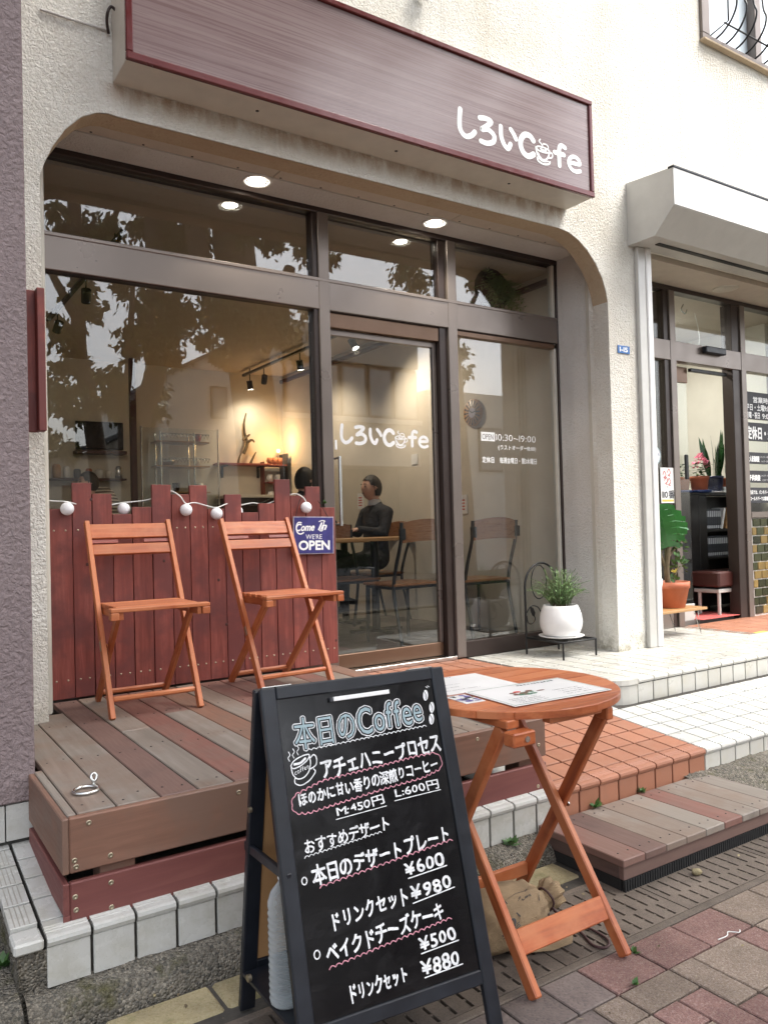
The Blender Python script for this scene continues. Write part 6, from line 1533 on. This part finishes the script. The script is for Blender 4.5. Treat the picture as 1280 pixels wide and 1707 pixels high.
for s in (-1, 1):
    b = len(J); J += [((-.17, s*.18, 1.28), .06), ((-.22, s*.21, 1.05), .045), ((-.40, s*.12, .98), .035)]; E += [(2, b), (b, b+1), (b+1, b+2)]
    b = len(J); J += [((.02, s*.09, .82), .085), ((.0, s*.1, .46), .06), ((.03, s*.1, .06), .045), ((-.1, s*.1, .035), .035)]; E += [(0, b), (b, b+1), (b+1, b+2), (b+2, b+3)]
Ms = Matrix.Translation((2.33, 4.35, FZ)); skin('body', J, E, m['striped'], stf, Ms); head(stf, Ms @ Vector((-.33, 0, 1.44)), pi)
for s in (-1, 1): hand(stf, Ms @ Vector((-.41, s*.12, .98)), Vector((-1, -s*.2, -.1)), -s)
# kitchen end
kc = thing('kitchen_counter', 'dark kitchen counter with pale worktop along the back of the café', 'counter', (2.2, 4.5, FZ))
box('base', (1.0, 4.02, .45), (3.3, 4.10, 1.50), m['dark_in'], kc); box('worktop', (.98, 4.0, 1.501), (3.32, 4.2, 1.54), m['wall_in'], kc, .003); box('back_unit', (1.0, 4.62, .45), (2.45, 4.8, 1.62), m['dark_in'], kc)
scn = thing('wall_screen', 'black wall-mounted screen on a reddish wooden shelf over the kitchen', 'screen', (2.25, 4.75, 2.4)); box('panel', (1.98, 4.70, 2.30), (2.47, 4.73, 2.59), m['tv'], scn, .004); box('bezel', (1.97, 4.731, 2.29), (2.48, 4.76, 2.60), m['dark_in'], scn, .004); box('ledge', (1.95, 4.62, 2.235), (2.49, 4.8, 2.27), m['maroon_in'], scn, .003)
o = box('timber_post', (2.50, 4.5, .45), (2.565, 4.56, 3.29), m['maroon_in'], None, .003); tag(o, 'dark red timber post between the screen and the glass partition', 'post')
jl = thing('jar_shelf', 'wooden shelf under the screen crowded with jars', 'shelf', (2.2, 4.7, 2.0)); box('board', (1.7, 4.62, 1.945), (2.48, 4.8, 1.965), m['maroon_in'], jl, .002)
for i, x in enumerate((1.76, 1.86, 1.97, 2.09, 2.2, 2.3, 2.41)):
    mb = MB(); r = random.uniform(.032, .045); h = random.uniform(.09, .16); mb.lathe([(0, 0), (r, 0), (r*1.03, h*.5), (r, h*.85), (r*.7, h), (0, h)], (x, 4.69, 1.967), 14)
    tag(mb.obj('jar', m[('table_in', 'ceramic', 'dark_in', 'terracotta', 'white_plastic', 'wall_in', 'steel')[i]]), ('amber jar at the far end of the jar shelf', 'white jar second along the jar shelf', 'black jar on the jar shelf', 'terracotta jar in the middle of the jar shelf', 'white plastic tub on the jar shelf', 'beige jar on the jar shelf near the post', 'metal canister next to the red post')[i], 'jar', 'jars on the kitchen shelf')
dkc = thing('dark_cupboard', 'tall dark cupboard at the back corner of the café kitchen', 'cupboard', (.9, 4.5, FZ)); box('carcass', (.5, 4.3, .45), (1.55, 4.8, 2.45), m['dark_in'], dkc); box('door', (.52, 4.285, .5), (1.02, 4.299, 2.42), m['maroon_in'], dkc, .003); box('door', (1.03, 4.285, .5), (1.53, 4.299, 2.42), m['maroon_in'], dkc, .003)
pt = thing('glass_partition', 'framed clear glass partition in front of the kitchen rack', 'partition', (3.0, 4.4, FZ)); box('pane', (2.59, 4.4, 1.5), (3.46, 4.406, 2.52), m['glass_in'], pt, 0); box('frame', (2.575, 4.39, .45), (2.589, 4.416, 2.53), m['steel'], pt); box('frame', (3.461, 4.39, .45), (3.475, 4.416, 2.53), m['steel'], pt); box('panel', (2.59, 4.392, .45), (3.46, 4.412, 1.499), m['wall_in'], pt, 0)
rk = thing('wire_rack', 'chrome wire rack with wooden shelves of cups behind the partition', 'rack', (3.2, 4.65, FZ))
for x in (2.85, 3.24):
    for y in (4.56, 4.76): mb = MB(); mb.tube([(x, y, .45), (x, y, 2.50)], .013, 8); mb.obj('post', m['steel'], rk)
for z in (1.8, 2.1, 2.38): box('shelf', (2.8, 4.54, z), (3.42, 4.78, z+.018), m['table_in'], rk, .002)
mb = MB()
for z in (2.48, 2.2):
    mb.tube([(2.85, 4.55, z), (3.42, 4.55, z)], .006, 6)
    for i in range(14): mb.tube([(2.86+i*.04, 4.55, z), (2.88+i*.04, 4.55, z-.05), (2.90+i*.04, 4.55, z)], .004, 5)
mb.obj('guard_rail', m['steel'], rk)
for i, (x, z, mt, lb) in enumerate(((3.32, 2.40, 'ink_red', 'red tin on the top shelf of the wire rack'), (2.95, 2.12, 'steel', 'wide metal bowl on the middle shelf of the wire rack'), (3.3, 2.12, 'ceramic', 'white cup on the middle shelf of the wire rack'), (3.05, 1.82, 'dark_in', 'black kettle on the lower shelf of the wire rack'), (3.33, 1.82, 'ceramic', 'white jug on the lower shelf of the wire rack'))):
    mb = MB(); r = .09 if 'bowl' in lb else .045; h = .07 if 'bowl' in lb else .1; mb.lathe([(0, 0), (r*.6, 0), (r*.9, h*.5), (r, h), (r*.93, h), (r*.8, h*.5), (0, h*.2)], (x, 4.66, z), 16); tag(mb.obj('cup' if 'cup' in lb else ('bowl' if 'bowl' in lb else 'canister'), m[mt]), lb, 'kitchenware')
ws_ = thing('wall_shelf', 'reddish wooden wall shelf on black brackets under the antler', 'shelf', (3.9, 4.75, 2.15)); box('board', (3.56, 4.62, 2.145), (4.22, 4.815, 2.17), m['fence_x'], ws_, .003)
for x in (3.66, 4.13): box('bracket', (x, 4.79, 2.0), (x+.025, 4.812, 2.144), m['black_iron'], ws_, .002); box('bracket', (x, 4.64, 2.13), (x+.025, 4.79, 2.144), m['black_iron'], ws_, .002)
def twig(label, pts, r):
    mb = MB()
    for p in pts: mb.tube(smooth(p, 4), [r*(1-.6*i/(4*(len(p)-1))) for i in range(4*(len(p)-1)+1)], 7)
    tag(mb.obj('driftwood', m['stem']), label, 'driftwood', None)
twig('tall forked driftwood branch standing against the warm wall', [[(3.95, 4.78, 2.30), (4.0, 4.78, 2.42), (3.97, 4.78, 2.55), (3.96, 4.77, 2.68), (3.99, 4.77, 2.80)], [(4.0, 4.78, 2.44), (4.05, 4.75, 2.47), (4.08, 4.74, 2.44)], [(3.98, 4.78, 2.50), (3.93, 4.76, 2.46)], [(3.98, 4.78, 2.5), (4.03, 4.76, 2.54)]], .022)
twig('short driftwood piece on the wall shelf near the tree shadow', [[(3.86, 4.75, 2.17), (3.88, 4.75, 2.25), (3.91, 4.75, 2.31)]], .018); twig('short curved driftwood piece at the lit end of the wall shelf', [[(4.02, 4.75, 2.17), (4.06, 4.75, 2.25), (4.10, 4.75, 2.32)]], .018)
lc = thing('lit_shelf', 'small corner shelf unit of cups glowing under an orange lamp', 'shelf', (4.3, 4.65, 1.65))
for z in (1.72, 1.93, 2.14): box('board', (4.19, 4.58, z), (4.44, 4.80, z+.015), m['fence_x'], lc, .002)
box('side_panel', (4.44, 4.58, 1.66), (4.455, 4.80, 2.3), m['dark_in'], lc, .002); box('side_panel', (4.175, 4.70, 1.66), (4.189, 4.80, 2.2), m['fence'], lc, .002)
ll = bpy.data.lights.new('shelf_lamp', 'POINT'); ll.energy = 2.5; ll.color = (1, .55, .2); ll.shadow_soft_size = .03; lo = bpy.data.objects.new('shelf_lamp', ll); COL.objects.link(lo); lo.location = (4.32, 4.56, 2.42)
mb = MB(); mb.sphere((4.38, 4.70, 2.34), .024, 8); tag(mb.obj('glow_lamp', m['lamp_warm']), 'small glowing lamp bulb over the corner shelf unit', 'lamp')
for i, (x, z, lb) in enumerate(((4.24, 2.156, 'orange lit mug at the end of the top corner shelf'), (4.31, 2.156, 'orange lit mug in the middle of the top corner shelf'), (4.38, 2.156, 'orange lit mug against the side panel of the corner shelf'), (4.24, 1.946, 'pale cup on the middle corner shelf'), (4.34, 1.946, 'pale box of coffee on the middle corner shelf'), (4.25, 1.736, 'pale cup on the lowest corner shelf'), (4.35, 1.736, 'pale dish on the lowest corner shelf'))):
    mb = MB(); mb.lathe([(0, 0), (.03, 0), (.034, .09), (.03, .09), (.027, .02), (0, .02)], (x, 4.66, z), 14); mb.tube([(x-.03, 4.645, z+.07), (x-.055, 4.64, z+.055), (x-.03, 4.645, z+.02)], .005, 6); tag(mb.obj('mug', m['terra_old'] if i < 3 else m['ceramic']), lb, 'mug', 'cups on the corner shelf')
sb_ = thing('sideboard', 'dark sideboard with pale top below the wall shelf', 'sideboard', (4.0, 4.6, FZ)); box('carcass', (3.60, 4.45, .45), (4.48, 4.8, 1.74), m['dark_in'], sb_); box('top', (3.58, 4.43, 1.741), (4.49, 4.81, 1.775), m['wall_in'], sb_, .003)
# ================================================================== across the street (seen in the glass)
def tree(label, trunk, rads, limbs, blobs, yv, n=520, over=1):
    t = thing('street_tree', label, 'tree', trunk[0], 0, 'street trees reflected in the café glass')
    mb = MB(); sp = smooth(trunk, 5); k = len(sp)
    rr = [rads[0]+(rads[1]-rads[0])*i/(k-1) for i in range(k)]; rr[0] *= 1.35; rr[1] *= 1.15
    mb.tube(sp, rr, 14); mb.obj('trunk', m['tree_bark'], t)
    mb = MB()
    for l in limbs: s_ = smooth(l, 4); mb.tube(s_, [rads[1]*.9*(1-.75*i/len(s_)) for i in range(len(s_))], 8)
    mb.obj('limbs', m['tree_bark'], t)
    mb = MB(); mt_ = MB()
    for (x, z, r) in blobs:
        c = Vector((x, -yv+random.uniform(-.3, .3), z)); nn = int(1.25*n*max(r/.3, .5)**2)
        mt_.tube([c+Vector((0, 0, r*.6)), c+Vector((random.uniform(-.2, .2), 0, 0)), c+Vector((random.uniform(-.3, .3), 0, -r*.8))], [.018, .010, .004], 5)
        for i in range(nn):
            v = Vector((random.gauss(0, .40), random.gauss(0, .55), random.gauss(0, .42)))*r
            p = c+v; d = Vector((random.gauss(0, .5), random.gauss(0, .5), -.7+random.gauss(0, .45))).normalized(); s_ = d.orthogonal().normalized(); s_.rotate(Matrix.Rotation(random.uniform(0, 6.28), 3, d)); L = random.uniform(.09, .16); w = L*.27
            mb.add([p, p+d*L*.45+s_*w, p+d*L, p+d*L*.45-s_*w], [(0, 1, 2, 3)])
    for i in range(9):  # unseen overhead leaf clumps, added to the crown to shade the left side
        c = Vector((trunk[0][0]+random.uniform(-2.6, 1.2)*over, random.uniform(-7.5, -3.6), random.uniform(7.6, 9.5)))
        if not over: break
        for k in range(420):
            p = c+Vector((random.gauss(0, .5), random.gauss(0, .6), random.gauss(0, .3))); d = Vector((random.gauss(0, 1), random.gauss(0, 1), -.4)).normalized(); s_ = d.orthogonal().normalized(); L = random.uniform(.2, .3); w = L*.3
            mb.add([p, p+d*L*.45+s_*w, p+d*L, p+d*L*.45-s_*w], [(0, 1, 2, 3)])
    mb.obj('crown', m['tree_leaf'], t)['kind'] = 'stuff'; mt_.obj('twigs', m['tree_bark'], t)['kind'] = 'stuff'
TB = [
[ (2.70, 4.83, 0.28), (2.44, 4.19, 0.24), (2.83, 4.57, 0.17), (2.62, 3.87, 0.20), (2.89, 3.69, 0.16), (2.32, 4.47, 0.15), (2.39, 3.28, 0.29), (2.54, 3.03, 0.16), (2.30, 3.51, 0.16), (3.20, 4.93, 0.17), (2.29, 2.75, 0.18), (2.40, 3.78, 0.11), (2.44, 2.56, 0.18), (2.38, 6.01, 0.16), (2.70, 5.84, 0.33), (3.03, 5.79, 0.27), (3.52, 5.94, 0.22) ],
[ (3.63, 4.65, 0.38), (3.32, 4.18, 0.27), (3.76, 4.23, 0.31), (4.05, 4.64, 0.29), (3.55, 3.90, 0.23), (3.04, 3.65, 0.16), (2.97, 3.35, 0.23), (3.03, 3.12, 0.19), (3.67, 3.43, 0.16), (3.72, 3.16, 0.12), (2.86, 3.24, 0.12), (3.89, 3.90, 0.13), (3.89, 5.72, 0.39), (4.21, 5.69, 0.31), (3.68, 6.09, 0.24) ],
[ (4.29, 4.45, 0.36), (4.71, 4.22, 0.36), (5.17, 4.45, 0.37), (5.52, 4.31, 0.24), (4.52, 3.93, 0.19), (5.67, 4.01, 0.12), (4.07, 4.05, 0.11), (4.27, 3.89, 0.11), (5.73, 4.74, 0.13), (4.91, 4.60, 0.25), (4.62, 5.60, 0.23), (5.20, 5.74, 0.23), (5.70, 5.63, 0.22), (6.18, 5.59, 0.14) ],
[ (8.38, 6.02, 0.29), (8.57, 5.80, 0.20), (9.58, 4.62, 0.16), (9.71, 4.29, 0.16), (9.85, 5.97, 0.14) ],
]
up_ = lambda xs, z0, z1, n, r: [(random.uniform(*xs), random.uniform(z0, z1), random.uniform(r*.7, r*1.2)) for _ in range(n)]
T1, T2, T3, T4 = TB
tree('leaning slim street tree with drooping leaves, mirrored at the glass edge beside the white strip', [(3.0, -7.5, 0), (2.95, -7.5, 1.6), (2.82, -7.5, 3.0), (2.73, -7.5, 3.6), (2.65, -7.5, 4.0), (2.65, -7.5, 4.9), (2.6, -7.5, 7)], (.15, .09), [[(2.66, -7.5, 4.4), (2.3, -7.4, 5.0), (2.0, -7.3, 5.6)], [(2.65, -7.5, 5.0), (3.0, -7.4, 5.6), (3.3, -7.3, 6.4)]], T1+up_((1.2, 3.6), 7.4, 9, 6, .5), 7.5, 300)
tree('forked street tree mirrored in the middle of the big pane', [(3.2, -7.0, 0), (3.22, -7.0, 1.2), (3.33, -7.0, 2.9), (3.55, -7.0, 3.5), (3.62, -7.0, 4.2), (3.6, -7.0, 6.5)], (.2, .12), [[(3.2, -7, 1.6), (3.12, -7, 2.9), (3.21, -7, 3.7), (3.3, -7, 5)], [(3.62, -7, 4.2), (4.0, -7.1, 5.0), (4.2, -7.2, 6.4)]], T2+up_((2.8, 4.6), 7.3, 9, 6, .5), 7.0, 300)
tree('thick-trunked street tree mirrored next to the café door', [(5.1, -6.5, 0), (5.02, -6.5, 1.5), (4.96, -6.5, 2.6), (4.88, -6.5, 3.5), (4.75, -6.5, 4.4), (4.6, -6.5, 6)], (.36, .30), [[(4.8, -6.5, 3.9), (5.3, -6.5, 4.6), (5.6, -6.6, 5.4)], [(4.7, -6.5, 4.3), (4.2, -6.5, 5.0), (3.9, -6.5, 6.5)]], T3+up_((3.8, 5.6), 7, 9, 7, .5), 6.5, 320)
tree('street tree mirrored in the upper panes over the café door', [(9.5, -7.2, 0), (9.45, -7.2, 2.0), (9.3, -7.2, 4.2), (9.2, -7.2, 6.5)], (.16, .1), [[(9.3, -7.2, 4.4), (8.7, -7.2, 5.6)], [(9.3, -7.2, 4.8), (9.9, -7.2, 5.8)]], T4+up_((8.4, 10.4), 6.8, 9, 5, .5), 7.2, 300, 0)
hs_ = thing('gable_house', 'white gabled house across the street, mirrored in the café window', 'house', (7, -15, 0))
mb = MB(); mb.prism([(5.75, 0), (8.6, 0), (8.6, 5.7), (8.0, 6.05), (5.75, 4.86)], -19, -13.0); mb.obj('wall', m['bld_white'], hs_, fix=True)
mb = MB(); mb.prism([(5.6, 4.78), (8.0, 6.05), (8.62, 5.71), (8.62, 5.80), (8.0, 6.14), (5.6, 4.87)], -19, -12.9); mb.obj('roof', m['bld_roof'], hs_, fix=True)
for (a, b, c, d) in ((6.75, 7.15, 3.95, 4.7), (7.5, 7.85, 3.75, 4.75), (6.3, 7.3, 1.0, 2.2)): f = box('window', (a, -13.0, c), (b, -12.96, d), m['bld_frame'], hs_, .005); box('pane', (a+.05, -12.965, c+.05), (b-.05, -12.95, d-.05), m['bld_glass'], f, 0)
h2 = thing('low_house', 'low pale house with dark roof beyond the leaning tree, mirrored in the glass', 'house', (4, -15, 0)); mb = MB(); mb.prism([(1.5, 0), (5.74, 0), (5.74, 3.9), (4.3, 3.2), (1.5, 2.6)], -18, -14); mb.obj('wall', m['bld_tile'], h2, fix=True); mb = MB(); mb.prism([(1.4, 2.6), (4.3, 3.25), (5.74, 3.95), (5.74, 4.05), (4.3, 3.35), (1.4, 2.7)], -18, -13.8); mb.obj('roof', m['bld_roof'], h2, fix=True)
of = thing('office_building', 'tiled office block with a band of windows across the street, mirrored in the café door', 'building', (10.7, -15, 0))
box('upper_wall', (8.62, -19, 5.62), (12.74, -13, 6.5), m['bld_tile'], of, .01); box('window_band_back', (8.62, -19, 4.2), (12.74, -13.15, 5.62), m['bld_frame'], of, .01); box('spandrel', (8.62, -19, 2.95), (12.74, -13, 4.06), m['bld_tile'], of, .01); box('ledge', (8.6, -13.1, 4.061), (12.76, -12.9, 4.2), m['bld_white'], of, .01); box('lower_wall', (8.8, -19, 0), (12.6, -13.9, 2.949), m['dark_in'], of, 0)
for i in range(5): w_ = box('window', (8.72+i*.82, -13.15, 4.25), (8.72+i*.82+.74, -13.10, 5.56), m['bld_frame'], of, .004); box('pane', (8.77+i*.82, -13.115, 4.30), (8.77+i*.82+.64, -13.09, 5.51), m['bld_glass'], w_, 0)
for i in range(1, 13): box('tile_joint', (8.62, -13.003, 2.95+i*.0), (8.63, -13.0, 2.96), m['mortar'], of, 0) if i == 1 else None
of2 = thing('apartment_block', 'pale flat-fronted building further along the street, mirrored faintly in the side pane', 'building', (16, -16, 0)); box('wall', (13.4, -20, 0), (19, -13.5, 5.2), m['bld_white'], of2, .01)
for i in range(1, 4): f = box('window', (13.9+i*1.25, -13.5, 2.9), (14.8+i*1.25, -13.45, 4.2), m['bld_frame'], of2, .004); box('pane', (13.96+i*1.25, -13.46, 2.96), (14.74+i*1.25, -13.44, 4.14), m['bld_glass'], f, 0)
pl_ = thing('street_planter', 'grey box planter with a clipped shrub across the street, low in the door reflection', 'planter', (9.6, -9, 0))
box('trough', (7.4, -9.4, .0), (8.6, -9.0, .55), m['planter'], pl_, .01); mb = MB()
for i in range(1500):
    v = Vector((random.gauss(0, .3), random.gauss(0, .14), random.gauss(0, .16))); p = Vector((8.0, -9.2, .78))+v; d = Vector((random.gauss(0, 1), random.gauss(0, 1), random.gauss(0, 1))).normalized(); s_ = d.orthogonal().normalized()*.02; mb.add([p, p+d*.03+s_, p+d*.06, p+d*.03-s_], [(0, 1, 2, 3)])
mb.obj('shrub', m['hedge'], pl_)
